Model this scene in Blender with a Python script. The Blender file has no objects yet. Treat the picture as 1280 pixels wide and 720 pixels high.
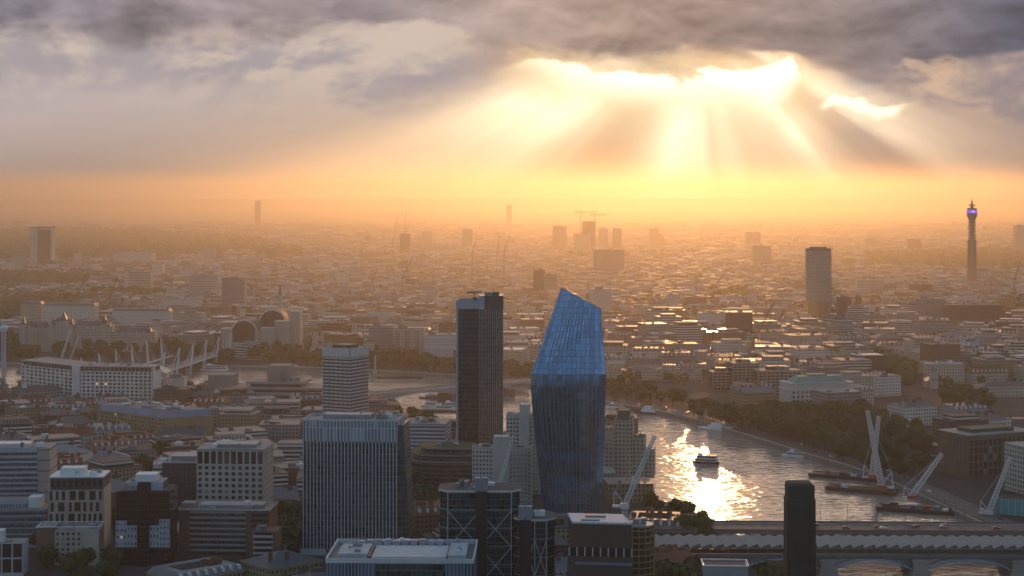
import bpy, bmesh, math, random
from mathutils import Vector, noise as mnoise
R = math.radians
rnd = random.Random(7)
scn = bpy.context.scene
COL = scn.collection

# ---------------------------------------------------------------- camera
CAMH, FPX, YH = 240.0, 2200.0, 240.0
cam = bpy.data.cameras.new('camera')
cam.sensor_width = 36.0
cam.lens = 36.0 * FPX / 1280.0
cam.shift_y = -(360.0 - YH) / 1280.0
cam.clip_start, cam.clip_end = 1.0, 120000.0
camo = bpy.data.objects.new('camera', cam)
COL.objects.link(camo)
camo.location = (0, 0, CAMH)
camo.rotation_euler = (R(90), 0, 0)
scn.camera = camo

# ---------------------------------------------------------------- view, sampling
scn.view_settings.view_transform = 'Standard'
scn.view_settings.look = 'None'
scn.view_settings.gamma = 1.0
scn.view_settings.use_curve_mapping = False
scn.view_settings.exposure = 0.42
scn.cycles.use_denoising = True
scn.cycles.max_bounces = 5
scn.cycles.diffuse_bounces = 2
scn.cycles.glossy_bounces = 3
scn.cycles.volume_bounces = 0
scn.cycles.transparent_max_bounces = 6
scn.cycles.caustics_reflective = False
scn.cycles.caustics_refractive = False

def s2l(c):
    c = c / 255.0
    return c / 12.92 if c <= 0.04045 else ((c + 0.055) / 1.055) ** 2.4
def rgb(r, g, b):
    return (s2l(r), s2l(g), s2l(b))

# ---------------------------------------------------------------- shader expressions
class X:
    """a float socket with arithmetic"""
    def __init__(s, nt, sock): s.nt, s.s = nt, sock
    def _m(s, op, a, b=None, c=None):
        n = s.nt.nodes.new('ShaderNodeMath'); n.operation = op
        for i, v in enumerate((a, b, c)):
            if v is None: continue
            if isinstance(v, X): s.nt.links.new(v.s, n.inputs[i])
            else: n.inputs[i].default_value = v
        return X(s.nt, n.outputs[0])
    def __add__(s, o): return s._m('ADD', s, o)
    def __radd__(s, o): return s._m('ADD', o, s)
    def __sub__(s, o): return s._m('SUBTRACT', s, o)
    def __rsub__(s, o): return s._m('SUBTRACT', o, s)
    def __mul__(s, o): return s._m('MULTIPLY', s, o)
    def __rmul__(s, o): return s._m('MULTIPLY', o, s)
    def __truediv__(s, o): return s._m('DIVIDE', s, o)
    def __rtruediv__(s, o): return s._m('DIVIDE', o, s)
    def max(s, o): return s._m('MAXIMUM', s, o)
    def min(s, o): return s._m('MINIMUM', s, o)
    def atan2(s, o): return s._m('ARCTAN2', s, o)
    def exp(s): return s._m('EXPONENT', s)
    def sqrt(s): return s._m('SQRT', s)
    def frac(s): return s._m('FRACT', s)
    def floor(s): return s._m('FLOOR', s)
    def gt(s, o): return s._m('GREATER_THAN', s, o)
    def lt(s, o): return s._m('LESS_THAN', s, o)
    def smooth(s, a, b):
        n = s.nt.nodes.new('ShaderNodeMapRange'); n.interpolation_type = 'SMOOTHSTEP'
        s.nt.links.new(s.s, n.inputs[0])
        for i, v in ((1, a), (2, b)):
            if isinstance(v, X): s.nt.links.new(v.s, n.inputs[i])
            else: n.inputs[i].default_value = v
        n.inputs[3].default_value, n.inputs[4].default_value = 0.0, 1.0
        return X(s.nt, n.outputs[0])
    def ramp(s, stops, lo, hi, interp='LINEAR', colour=False):
        t = (s - lo) / float(hi - lo)
        n = s.nt.nodes.new('ShaderNodeValToRGB'); s.nt.links.new(t.s, n.inputs[0])
        cr = n.color_ramp; cr.interpolation = interp
        stops = sorted(stops, key=lambda q: q[0])
        pos = [min(1, max(0, (p - lo) / (hi - lo))) for p, v in stops]
        cr.elements.remove(cr.elements[1]); cr.elements[0].position = pos[0]
        for p in pos[1:]: cr.elements.new(p)
        for e, (p, v) in zip(cr.elements, stops): e.color = (*v, 1) if colour else (v, v, v, 1)
        return n.outputs[0] if colour else X(s.nt, n.outputs[0])

def combine(nt, x, y, z=0.0):
    n = nt.nodes.new('ShaderNodeCombineXYZ')
    for i, v in enumerate((x, y, z)):
        if isinstance(v, X): nt.links.new(v.s, n.inputs[i])
        else: n.inputs[i].default_value = v
    return n.outputs[0]
def noise(nt, vec, scale=1.0, detail=4.0, rough=0.55, dist=0.0, lac=2.0):
    n = nt.nodes.new('ShaderNodeTexNoise')
    if vec is not None: nt.links.new(vec, n.inputs['Vector'])
    n.inputs['Scale'].default_value = scale; n.inputs['Detail'].default_value = detail
    n.inputs['Roughness'].default_value = rough; n.inputs['Distortion'].default_value = dist
    n.inputs['Lacunarity'].default_value = lac
    return X(nt, n.outputs[0])
def mixc(nt, f, a, b, mode='MIX'):
    n = nt.nodes.new('ShaderNodeMix'); n.data_type = 'RGBA'; n.blend_type = mode
    for i, v in ((0, f), (6, a), (7, b)):
        if isinstance(v, X): nt.links.new(v.s, n.inputs[i])
        elif isinstance(v, bpy.types.NodeSocket): nt.links.new(v, n.inputs[i])
        elif i == 0: n.inputs[0].default_value = v
        else: n.inputs[i].default_value = (*v, 1)
    return n.outputs[2]
def grey(nt, x):
    n = nt.nodes.new('ShaderNodeCombineColor')
    for i in range(3): nt.links.new(x.s, n.inputs[i])
    return n.outputs[0]

# ---------------------------------------------------------------- cloud pattern, shared by the sky and the added shade cloud
def cloud_noise(nt, px, py):
    sx = (872.0 - px) / 900.0
    def big(x, y): return noise(nt, combine(nt, x / 300.0, y / 140.0, 0.3), 1.0, 6, 0.52, 0.35)
    def fine(x, y): return noise(nt, combine(nt, x / 110.0, y / 64.0, 2.3), 1.0, 6, 0.55, 0.3)
    nb, nf = big(px, py), fine(px, py)
    # relief: the same noise sampled a little nearer the sun
    rel = (nb - big(px + sx * 26.0, py + 14.0)) * 2.6 + (nf - fine(px + sx * 14.0, py + 7.0)) * 1.3
    return nb, nf, rel
def deck_colour(nt, px, nb, nf, rel):
    dc = px.ramp([(-400, rgb(96, 104, 122)), (0, rgb(108, 108, 122)), (200, rgb(134, 127, 134)), (330, rgb(138, 129, 132)), (480, rgb(114, 108, 112)), (640, rgb(152, 137, 130)), (760, rgb(150, 132, 121)), (900, rgb(138, 122, 114)), (1050, rgb(134, 123, 122)),
                  (1180, rgb(112, 110, 120)), (1280, rgb(84, 92, 112)), (1700, rgb(84, 96, 118))], -400, 1700, colour=True)
    dc = mixc(nt, 1.0, dc, (1.12, 1.05, 1.02), 'MULTIPLY')
    return mixc(nt, 1.0, dc, grey(nt, ((nf - 0.5) * 0.9 + (nb - 0.5) * 1.9 + rel * 0.9 + 1.04).max(0.5)), 'MULTIPLY')

# ---------------------------------------------------------------- sky
SUN_EL, SUN_AZ = R(5.2), math.atan((885 - 640) / FPX)     # azimuth to the right of straight ahead
SKY_STRENGTH = 0.1
def build_world():
    w = bpy.data.worlds.new('World'); scn.world = w; w.use_nodes = True
    nt = w.node_tree; nt.nodes.clear()
    out = nt.nodes.new('ShaderNodeOutputWorld'); bg = nt.nodes.new('ShaderNodeBackground')
    nt.links.new(bg.outputs[0], out.inputs[0])
    sky = nt.nodes.new('ShaderNodeTexSky'); sky.sky_type = 'NISHITA'; sky.sun_disc = False
    sky.sun_elevation = SUN_EL; sky.sun_rotation = SUN_AZ
    tc = nt.nodes.new('ShaderNodeTexCoord'); sp = nt.nodes.new('ShaderNodeSeparateXYZ')
    nt.links.new(tc.outputs['Generated'], sp.inputs[0])
    dx, dy, dz = (X(nt, sp.outputs[i]) for i in range(3))
    yy = dy.max(0.05)
    px = dx / yy * FPX + 640.0            # bearing and height of the view direction, in degrees / 0.026
    py = dz / yy * -FPX + YH
    nb, nf, rel = cloud_noise(nt, px, py)
    ns = noise(nt, combine(nt, px / 420.0, py / 90.0, 5.1), 1.0, 5, 0.5, 0.2)
    yw = py + (nb - 0.5) * 120.0 + (nf - 0.5) * 34.0
    yf = py + (nf - 0.5) * 46.0 + (nb - 0.5) * 20.0
    # the air under the cloud
    low = px.ramp([(-700, rgb(150, 148, 156)), (0, rgb(199, 176, 164)), (150, rgb(196, 171, 156)), (300, rgb(206, 172, 148)), (400, rgb(222, 176, 138)), (520, rgb(232, 180, 134)),
                   (640, rgb(232, 172, 118)), (760, rgb(232, 170, 112)), (880, rgb(238, 180, 122)), (980, rgb(234, 176, 120)), (1060, rgb(204, 158, 124)), (1140, rgb(190, 150, 126)),
                   (1280, rgb(186, 150, 134)), (2000, rgb(140, 138, 146))], -700, 2000, colour=True)
    high = px.ramp([(-700, rgb(128, 132, 146)), (0, rgb(182, 170, 172)), (200, rgb(188, 174, 170)), (400, rgb(196, 176, 164)), (560, rgb(196, 166, 144)), (660, rgb(216, 170, 128)), (760, rgb(236, 182, 128)),
                    (900, rgb(246, 196, 138)), (1000, rgb(238, 188, 140)), (1080, rgb(192, 158, 138)), (1280, rgb(160, 143, 144)), (2000, rgb(120, 126, 140))], -700, 2000, colour=True)
    base = mixc(nt, (py + (ns - 0.5) * 60.0).smooth(110.0, 235.0), high, low)
    base = mixc(nt, 1.0, base, grey(nt, (ns - 0.5) * 0.30 + 1.0), 'MULTIPLY')
    # pale middle band of cloud
    band = (yw + px.ramp([(0, 0.5), (400, .46), (700, .35), (1000, .5), (1280, .2)], 0, 1280) * 60.0 - 30.0)
    bm = band.smooth(165.0, 75.0) * px.smooth(740.0, 520.0)
    bc = mixc(nt, (nf + rel * 0.7).smooth(0.30, 0.68), rgb(160, 151, 156), rgb(204, 187, 173))
    base = mixc(nt, bm * 0.9, base, bc)
    rb = yw.smooth(200.0, 110.0) * px.smooth(1000.0, 1110.0)
    rc = mixc(nt, (nf + rel * 0.5).smooth(0.34, 0.68), rgb(134, 124, 132), rgb(196, 168, 148))
    base = mixc(nt, rb * 0.85, base, rc)
    # shafts of light fanning from behind the cloud
    rx, ry = px - 872.0, py - 22.0
    th = rx.atan2(ry.max(1.0)) * (180.0 / math.pi)
    thn = th + (noise(nt, combine(nt, th / 9.0, 0.0, 1.0), 1.0, 3, 0.5) - 0.5) * 6.0
    ray = thn.ramp([(-90, 0.0), (-77, 0.0), (-73, .15), (-69, .62), (-64, 1.0), (-57, 1.0), (-51, .92), (-46, .55), (-42, .30), (-36, .20), (-31, .24), (-25, .34), (-18, .65), (-12, 1.0), (-4, 1.0), (2, .78), (7, .52),
                    (14, .58), (21, .42), (28, .42), (35, .60), (40, .95), (45, .45), (50, .16), (56, .20), (60, .85), (64, .50), (69, .06), (90, 0.0)], -90, 90)
    rr = (rx * rx + ry * ry).sqrt()
    fall = (rr / -700.0).exp() * 1.95
    rs = ray * fall * rr.smooth(40.0, 130.0) * (noise(nt, combine(nt, th / 4.2, rr / 500.0, 9.0), 1.0, 2, 0.5) * 0.5 + 0.75)
    rcol = mixc(nt, rr.smooth(80.0, 420.0), (0.86, 0.78, 0.58), (0.56, 0.40, 0.22))
    base = mixc(nt, 1.0, base, mixc(nt, 1.0, rcol, grey(nt, rs), 'MULTIPLY'), 'ADD')
    # dark deck overhead
    edge = px.ramp([(0, .22), (150, .30), (300, .28), (420, .26), (560, .24), (640, .42), (700, .58), (800, .62), (900, .60), (960, .56), (1010, .60), (1080, .70), (1160, .66), (1230, .48), (1280, .42)], 0, 1280) * 140.0
    dm = (yw - edge).smooth(22.0, -22.0)
    dc = deck_colour(nt, px, nb, nf, rel)
    base = mixc(nt, dm * 0.97, base, dc)
    # cream patches where the cloud on that side is thin
    pm = (nf + rel * 0.25).smooth(0.56, 0.70) * px.smooth(1040.0, 1110.0) * py.smooth(20.0, 50.0) * py.smooth(150.0, 100.0)
    base = mixc(nt, pm * 0.42, base, rgb(236, 196, 154))
    # lit rims and the bright opening
    top = px.ramp([(560, .95), (600, .90), (640, .76), (700, .80), (740, .88), (790, .82), (875, .83), (915, .90), (950, .86), (972, .78), (992, .76), (1006, .92), (1025, 1.0)], 560, 1170) * 100.0
    bot = px.ramp([(560, .3), (620, .38), (650, .50), (715, .70), (790, .84), (865, .86), (920, .88), (965, .92), (988, .80), (1006, .58), (1030, .3)], 560, 1170) * 150.0
    yr = yf + (nf - 0.5) * 40.0
    hot = (yr - top).smooth(-4.0, 9.0) * (yr - bot).smooth(64.0, -44.0)
    g2c = px.ramp([(1010, .55), (1040, .48), (1080, .53), (1120, .56), (1160, .52), (1190, .5)], 1010, 1190) * 260.0
    g2 = (yr - g2c).smooth(-12.0, -2.0) * (yr - g2c).smooth(24.0, 4.0) * (px + (nb - 0.5) * 90.0).smooth(1016.0, 1044.0) * (px + (nf - 0.5) * 90.0).smooth(1166.0, 1120.0)
    hot = hot.max(g2 * 0.85)
    rim = (yr - top).smooth(-24.0, -2.0) * (yr - top).smooth(60.0, 20.0) * px.smooth(600.0, 680.0) * px.smooth(1080.0, 1010.0)
    base = mixc(nt, rim * 0.5, base, (1.0, 0.72, 0.42))
    hcol = mixc(nt, (hot + (nf - 0.5) * 1.3 - 0.08).smooth(0.25, 1.0), (1.0, 0.74, 0.42), (1.9, 1.6, 1.15))
    base = mixc(nt, hot, base, hcol)
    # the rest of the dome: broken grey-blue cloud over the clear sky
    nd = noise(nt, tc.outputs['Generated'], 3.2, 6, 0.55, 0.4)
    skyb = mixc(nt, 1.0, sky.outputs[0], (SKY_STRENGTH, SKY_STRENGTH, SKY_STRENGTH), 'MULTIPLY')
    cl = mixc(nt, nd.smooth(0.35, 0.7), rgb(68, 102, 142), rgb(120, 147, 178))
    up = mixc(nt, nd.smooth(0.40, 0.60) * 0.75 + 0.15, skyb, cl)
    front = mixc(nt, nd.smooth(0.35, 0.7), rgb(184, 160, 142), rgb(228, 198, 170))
    front = mixc(nt, 1.0, front, grey(nt, dz.smooth(0.34, 0.18) * 1.1 + 0.7), 'MULTIPLY')     # unseen sky low ahead, brightened so the river reflects paler
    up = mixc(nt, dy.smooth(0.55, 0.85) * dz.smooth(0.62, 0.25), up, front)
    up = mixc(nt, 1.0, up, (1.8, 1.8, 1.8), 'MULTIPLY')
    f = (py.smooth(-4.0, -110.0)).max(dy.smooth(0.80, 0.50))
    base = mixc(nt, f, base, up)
    # under the horizon the dome only shows as bounce
    base = mixc(nt, dz.smooth(-0.02, -0.12), base, (0.05, 0.05, 0.055))
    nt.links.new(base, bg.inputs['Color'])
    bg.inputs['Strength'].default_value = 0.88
    w.cycles.sampling_method = 'MANUAL'; w.cycles.sample_map_resolution = 1024
build_world()

sun = bpy.data.lights.new('sun', 'SUN')
sun.energy, sun.angle, sun.color = 2.0, R(0.42), (1.0, 0.48, 0.165)
suno = bpy.data.objects.new('sun', sun); COL.objects.link(suno)
suno.location = (900, 6000, 900)
suno.rotation_euler = Vector((-math.sin(SUN_AZ) * math.cos(SUN_EL), -math.cos(SUN_AZ) * math.cos(SUN_EL), -math.sin(SUN_EL))).to_track_quat('-Z', 'Y').to_euler()

# ================================================================= helpers
def gx(px, D): return (px - 640.0) / FPX * D
def dist(py, z=0.0): return FPX * (CAMH - z) / (py - YH)
def gp(px, py, z=0.0):
    D = dist(py, z); return Vector((gx(px, D), D))
def zat(py, D): return CAMH - (py - YH) * D / FPX      # height of a point seen at row py, D metres out

class MB:
    """collects faces (with metre UVs) and links them as one mesh object"""
    def __init__(s): s.v, s.f, s.m, s.uv, s.sm = [], [], [], [], False
    def poly(s, pts, m=0, uv=None):
        n = len(s.v); s.v += [tuple(p) for p in pts]; s.f.append(tuple(range(n, n + len(pts)))); s.m.append(m)
        s.uv += uv if uv else [(p[0], p[1]) for p in pts]
    def prism(s, pl, z0, z1, m=0, mt=None, top=None, cap=True, bot=False, u0=0.0):
        """side walls of polygon pl (counter-clockwise), optionally tapering to polygon top; z1 may be a list"""
        tp = top or pl; n = len(pl); u = u0
        zt = z1 if isinstance(z1, (list, tuple)) else [z1] * n
        for i in range(n):
            a, b, c, d = pl[i], pl[(i + 1) % n], tp[(i + 1) % n], tp[i]
            L = math.hypot(b[0] - a[0], b[1] - a[1]); Lt = math.hypot(c[0] - d[0], c[1] - d[1]); o = (L - Lt) / 2
            s.poly([(a[0], a[1], z0), (b[0], b[1], z0), (c[0], c[1], zt[(i + 1) % n]), (d[0], d[1], zt[i])], m,
                   [(u, z0), (u + L, z0), (u + L - o, zt[(i + 1) % n]), (u + o, zt[i])])
            u += L
        if cap: s.poly([(p[0], p[1], z) for p, z in zip(tp, zt)], m if mt is None else mt)
        if bot: s.poly([(p[0], p[1], z0) for p in reversed(pl)], m)
    def box(s, x0, x1, y0, y1, z0, z1, m=0, mt=None, bot=False):
        s.prism([(x0, y0), (x1, y0), (x1, y1), (x0, y1)], z0, z1, m, mt, bot=bot)
    def bar(s, p, q, w, m=0, h=None):
        p, q = Vector(p), Vector(q); d = (q - p).normalized()
        a = d.cross(Vector((0, 0, 1)))
        a = Vector((1, 0, 0)) if a.length < 1e-4 else a.normalized()
        b = a.cross(d).normalized(); w2 = w / 2; h2 = (h or w) / 2
        c = [a * w2 + b * h2, a * -w2 + b * h2, a * -w2 - b * h2, a * w2 - b * h2]
        for i in range(4):
            j = (i + 1) % 4; s.poly([p + c[i], p + c[j], q + c[j], q + c[i]], m)
        s.poly([p + c[3], p + c[2], p + c[1], p + c[0]], m); s.poly([q + k for k in c], m)
    def cyl(s, x, y, z0, z1, r0, r1=None, n=16, m=0, mt=None, bot=False):
        r1 = r0 if r1 is None else r1
        c = [(math.cos(2 * math.pi * i / n), math.sin(2 * math.pi * i / n)) for i in range(n)]
        s.prism([(x + r0 * a, y + r0 * b) for a, b in c], z0, z1, m, mt, top=[(x + r1 * a, y + r1 * b) for a, b in c], bot=bot)
    def cone(s, pl, z0, apex, m=0):
        for i in range(len(pl)):
            a, b = pl[i], pl[(i + 1) % len(pl)]
            s.poly([(a[0], a[1], z0), (b[0], b[1], z0), apex], m)
    def hip(s, x0, x1, y0, y1, z0, z1, m=0, gable=False, gm=None):
        """ridge roof along the longer side"""
        if x1 - x0 >= y1 - y0:
            k = 0 if gable else (y1 - y0) / 2; ym = (y0 + y1) / 2
            r0, r1 = (x0 + k, ym, z1), (x1 - k, ym, z1)
            s.poly([(x0, y0, z0), (x1, y0, z0), r1, r0], m); s.poly([(x1, y1, z0), (x0, y1, z0), r0, r1], m)
            s.poly([(x1, y0, z0), (x1, y1, z0), r1], m if gm is None else gm); s.poly([(x0, y1, z0), (x0, y0, z0), r0], m if gm is None else gm)
        else:
            k = 0 if gable else (x1 - x0) / 2; xm = (x0 + x1) / 2
            r0, r1 = (xm, y0 + k, z1), (xm, y1 - k, z1)
            s.poly([(x1, y0, z0), (x1, y1, z0), r1, r0], m); s.poly([(x0, y1, z0), (x0, y0, z0), r0, r1], m)
            s.poly([(x0, y0, z0), (x1, y0, z0), r0], m if gm is None else gm); s.poly([(x1, y1, z0), (x0, y1, z0), r1], m if gm is None else gm)
    def mesh(s, name, mats):
        me = bpy.data.meshes.new(name); me.from_pydata(s.v, [], s.f)
        for k in (mats if isinstance(mats, (list, tuple)) else [mats]): me.materials.append(k)
        if len(me.materials) > 1: me.polygons.foreach_set('material_index', s.m)
        uvl = me.uv_layers.new(name='uv'); uvl.data.foreach_set('uv', [c for p in s.uv for c in p])
        if s.sm: me.polygons.foreach_set('use_smooth', [True] * len(s.f))
        me.update(); return me
    def build(s, name, mats, parent=None, label=None, loc=None, rz=0.0):
        o = bpy.data.objects.new(name, s.mesh(name, mats)); COL.objects.link(o)
        if parent is not None: o.parent = parent
        if loc is not None: o.location = loc
        o.rotation_euler[2] = rz
        if label: o['label'] = label
        return o

def tag(o, label, cat, group=None, kind=None):
    if label: o['label'] = label
    if cat: o['category'] = cat
    if group: o['group'] = group
    if kind: o['kind'] = kind
    return o
def thing(name, label, cat, loc=(0, 0, 0), rz=0.0, group=None):
    o = bpy.data.objects.new(name, None); COL.objects.link(o)
    o.location = loc; o.rotation_euler = (0, 0, rz); o.empty_display_size = 5
    return tag(o, label, cat, group)
def child(o, parent, loc=(0, 0, 0), rz=0.0):
    c = o.copy(); COL.objects.link(c); c.parent = parent; c.location = loc; c.rotation_euler = (0, 0, rz); return c
def dup(root, loc, rz, label=None, group=None, scale=None):
    r = root.copy(); COL.objects.link(r); r.location = loc; r.rotation_euler = (0, 0, rz)
    if label: r['label'] = label
    if group: r['group'] = group
    if scale: r.scale = scale
    for ch in root.children:
        c = ch.copy(); COL.objects.link(c); c.parent = r
        for g in ch.children:
            d = g.copy(); COL.objects.link(d); d.parent = c
    return r
FOOT = []        # footprints already taken: (x, y, radius)
def taken(x, y, r=0.0): return any((x - a) ** 2 + (y - b) ** 2 < (r + c) ** 2 for a, b, c in FOOT)
def claim(x, y, r): FOOT.append((x, y, r))
MARKS = []       # what generic labels can refer to: (px, py, D, phrase)

# ================================================================= materials
MATS = {}
def mat(key, col, rough=0.8, spec=0.3, metal=0.0, noisy=0.25, scale=0.05, emit=None, bump=0.0):
    if key in MATS: return MATS[key]
    m = bpy.data.materials.new(key); m.use_nodes = True; MATS[key] = m
    nt = m.node_tree; b = nt.nodes['Principled BSDF']
    b.inputs['Roughness'].default_value = rough; b.inputs['Specular IOR Level'].default_value = spec; b.inputs['Metallic'].default_value = metal
    b.inputs['Base Color'].default_value = (*col, 1)
    if noisy:
        tc = nt.nodes.new('ShaderNodeTexCoord')
        n = noise(nt, tc.outputs['Object'], scale, 5, 0.6)
        nt.links.new(mixc(nt, 1.0, col, grey(nt, (n - 0.5) * (noisy * 3) + 1.0), 'MULTIPLY'), b.inputs['Base Color'])
    if emit:
        b.inputs['Emission Color'].default_value = (*emit[0], 1); b.inputs['Emission Strength'].default_value = emit[1]
    return m
def fac(key, wall, glass=(.018, .022, .028), bay=3.0, flr=3.5, wu=.5, wv=.55, rough=.85, gr=.22, gspec=.5, wspec=.25, var=.5, off=0.0, noisy=.2, gcol2=None, lit=0.0):
    """wall with a regular grid of window openings, laid out in metres along the wall"""
    if key in MATS: return MATS[key]
    m = bpy.data.materials.new(key); m.use_nodes = True; MATS[key] = m
    nt = m.node_tree; b = nt.nodes['Principled BSDF']
    tc = nt.nodes.new('ShaderNodeTexCoord'); sp = nt.nodes.new('ShaderNodeSeparateXYZ'); nt.links.new(tc.outputs['UV'], sp.inputs[0])
    u, v = X(nt, sp.outputs[0]) / bay, (X(nt, sp.outputs[1]) + off) / flr
    fu, fv = u.frac(), v.frac()
    inw = fu.gt((1 - wu) / 2) * fu.lt((1 + wu) / 2) * fv.gt((1 - wv) / 2) * fv.lt((1 + wv) / 2)
    wn = nt.nodes.new('ShaderNodeTexWhiteNoise'); wn.noise_dimensions = '2D'; nt.links.new(combine(nt, u.floor(), v.floor()), wn.inputs['Vector'])
    r = X(nt, wn.outputs[0])
    n = noise(nt, tc.outputs['Object'], 0.06, 5, 0.6)
    wc = mixc(nt, 1.0, wall, grey(nt, (n - 0.5) * (noisy * 3) + 1.0), 'MULTIPLY')
    g2 = gcol2 or tuple(min(1, c * 3.5 + .02) for c in glass)
    gc = mixc(nt, r.smooth(.55, 1.0) * var, glass, g2)
    nt.links.new(mixc(nt, inw, wc, gc), b.inputs['Base Color'])
    nt.links.new((inw * (gr - rough) + rough).s, b.inputs['Roughness'])
    nt.links.new((inw * (gspec - wspec) + wspec).s, b.inputs['Specular IOR Level'])
    if lit:
        b.inputs['Emission Color'].default_value = (1, .62, .3, 1)
        nt.links.new((inw * r.gt(.955) * lit).s, b.inputs['Emission Strength'])
    return m
def glass(key, col, rough=.06, ior=1.9, metal=None, bay=1.5, flr=3.8, line=(.1, .11, .12), lu=.10, lv=.08, var=.5, wob=.02):
    """curtain wall: coated glass panes with mullion and floor lines, every pane set a little differently"""
    if key in MATS: return MATS[key]
    m = bpy.data.materials.new(key); m.use_nodes = True; MATS[key] = m
    nt = m.node_tree; b = nt.nodes['Principled BSDF']; b.inputs['IOR'].default_value = ior
    if metal: b.inputs['Metallic'].default_value = metal
    tc = nt.nodes.new('ShaderNodeTexCoord'); sp = nt.nodes.new('ShaderNodeSeparateXYZ'); nt.links.new(tc.outputs['UV'], sp.inputs[0])
    u, v = X(nt, sp.outputs[0]) / bay, X(nt, sp.outputs[1]) / flr
    fr = u.frac().lt(lu).max(v.frac().lt(lv))
    wn = nt.nodes.new('ShaderNodeTexWhiteNoise'); wn.noise_dimensions = '2D'; nt.links.new(combine(nt, u.floor(), v.floor()), wn.inputs['Vector'])
    r = X(nt, wn.outputs[0])
    gc = mixc(nt, 1.0, col, grey(nt, (r - .5) * var * 1.6 + 1.0), 'MULTIPLY')
    nt.links.new(mixc(nt, fr, gc, line), b.inputs['Base Color'])
    nt.links.new((fr * .5 + rough).s, b.inputs['Roughness'])
    if wob:
        ge = nt.nodes.new('ShaderNodeNewGeometry'); vm = nt.nodes.new('ShaderNodeVectorMath'); vm.operation = 'SCALE'
        sb = nt.nodes.new('ShaderNodeVectorMath'); sb.operation = 'SUBTRACT'; sb.inputs[1].default_value = (.5, .5, .5)
        nt.links.new(wn.outputs['Color'], sb.inputs[0]); nt.links.new(sb.outputs[0], vm.inputs[0]); vm.inputs['Scale'].default_value = wob
        ad = nt.nodes.new('ShaderNodeVectorMath'); ad.operation = 'ADD'; nt.links.new(ge.outputs['Normal'], ad.inputs[0]); nt.links.new(vm.outputs[0], ad.inputs[1])
        nm = nt.nodes.new('ShaderNodeVectorMath'); nm.operation = 'NORMALIZE'; nt.links.new(ad.outputs[0], nm.inputs[0]); nt.links.new(nm.outputs[0], b.inputs['Normal'])
    return m

WHITE = mat('white_paint', (.62, .62, .60), .5)
STEEL = mat('pale_steel', (.45, .46, .46), .45, .5)
DARK = mat('dark_metal', (.035, .037, .04), .5, .5)
GREYM = mat('grey_plant_metal', (.22, .23, .24), .5, .4, noisy=.4)
CONC = mat('concrete', (.27, .255, .235), .9)
DCONC = mat('dark_concrete', (.13, .125, .12), .9)
LEAD = mat('lead_roof', (.105, .105, .105), .55, .4, noisy=.4)
PALEROOF = mat('pale_roof_felt', (.22, .21, .195), .7, noisy=.4)
DARKROOF = mat('dark_roof_felt', (.055, .053, .052), .8, noisy=.5)
SLATE = mat('slate', (.06, .06, .064), .5, .4, noisy=.35)
COPPER = mat('verdigris', (.14, .25, .2), .7, noisy=.3)
REDTILE = mat('red_tile', (.19, .07, .042), .85, noisy=.3)
STONE = mat('pale_stone', (.40, .365, .31), .85)
BRICK = mat('brown_brick', (.15, .092, .062), .9)
PANE = mat('window_glass', (.016, .02, .026), .08, .6, noisy=0)
REDP = mat('red_paint', (.4, .03, .02), .5)
BLUEP = mat('blue_paint', (.07, .14, .27), .55)
TEAL = mat('teal_sheet', (.05, .3, .32), .6)
ASPH = mat('asphalt', (.052, .05, .048), .9, noisy=.3)
GREENROOF = mat('sedum_roof', (.06, .08, .03), .95, noisy=.5, scale=.15)

# ================================================================= ground and river
NORTH = [(-80, 456), (0, 458), (120, 461), (290, 462), (400, 464), (460, 467), (570, 473), (660, 484), (757, 506), (830, 520), (880, 532), (930, 548), (975, 562), (1010, 574),
         (1060, 588), (1110, 606), (1160, 630), (1200, 648), (1250, 672), (1310, 700), (1400, 760), (1560, 900)]
SOUTH = [(-80, 494), (0, 491), (232, 488), (330, 492), (400, 500), (460, 512), (520, 530), (570, 545), (640, 560), (700, 575), (760, 597), (815, 630), (860, 646), (895, 660), (930, 686), (985, 712), (1060, 760), (1250, 900)]
NB = [gp(a, b, -4) for a, b in NORTH]; SB = [gp(a, b, -4) for a, b in SOUTH]
NB = [Vector((-9000, 3300)), Vector((-1600, 2700))] + NB + [Vector((600, 300)), Vector((700, -3000))]
SB = [Vector((-9000, 3000)), Vector((-1600, 2400))] + SB + [Vector((300, 350)), Vector((420, -3000))]
def edge_y(L, x):
    for a, b in zip(L, L[1:]):
        if a.x <= x <= b.x: return a.y + (b.y - a.y) * (x - a.x) / max(1e-6, b.x - a.x)
    return None
def in_river(x, y, pad=0.0):
    n = edge_y(NB, x); s = edge_y(SB, x)
    if n is None: n = -3000
    if s is None: s = -3000
    return s - pad < y < n + pad
def north(x, y):
    n = edge_y(NB, x); return n is None or y > n
m = MB()
far = [Vector((40000, -3000)), Vector((40000, 62000)), Vector((-40000, 62000)), Vector((-40000, 3300))]
m.poly([(p.x, p.y, 0) for p in NB + far])
m.poly([(p.x, p.y, 0) for p in reversed([Vector((-40000, -3000)), Vector((-40000, 3000))] + SB)])
GROUND = mat('city_ground', (.06, .055, .05), .95, .1, noisy=.6, scale=.02)
tag(m.build('ground', GROUND), 'dark streets and yards between the buildings', None, kind='structure')

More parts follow.
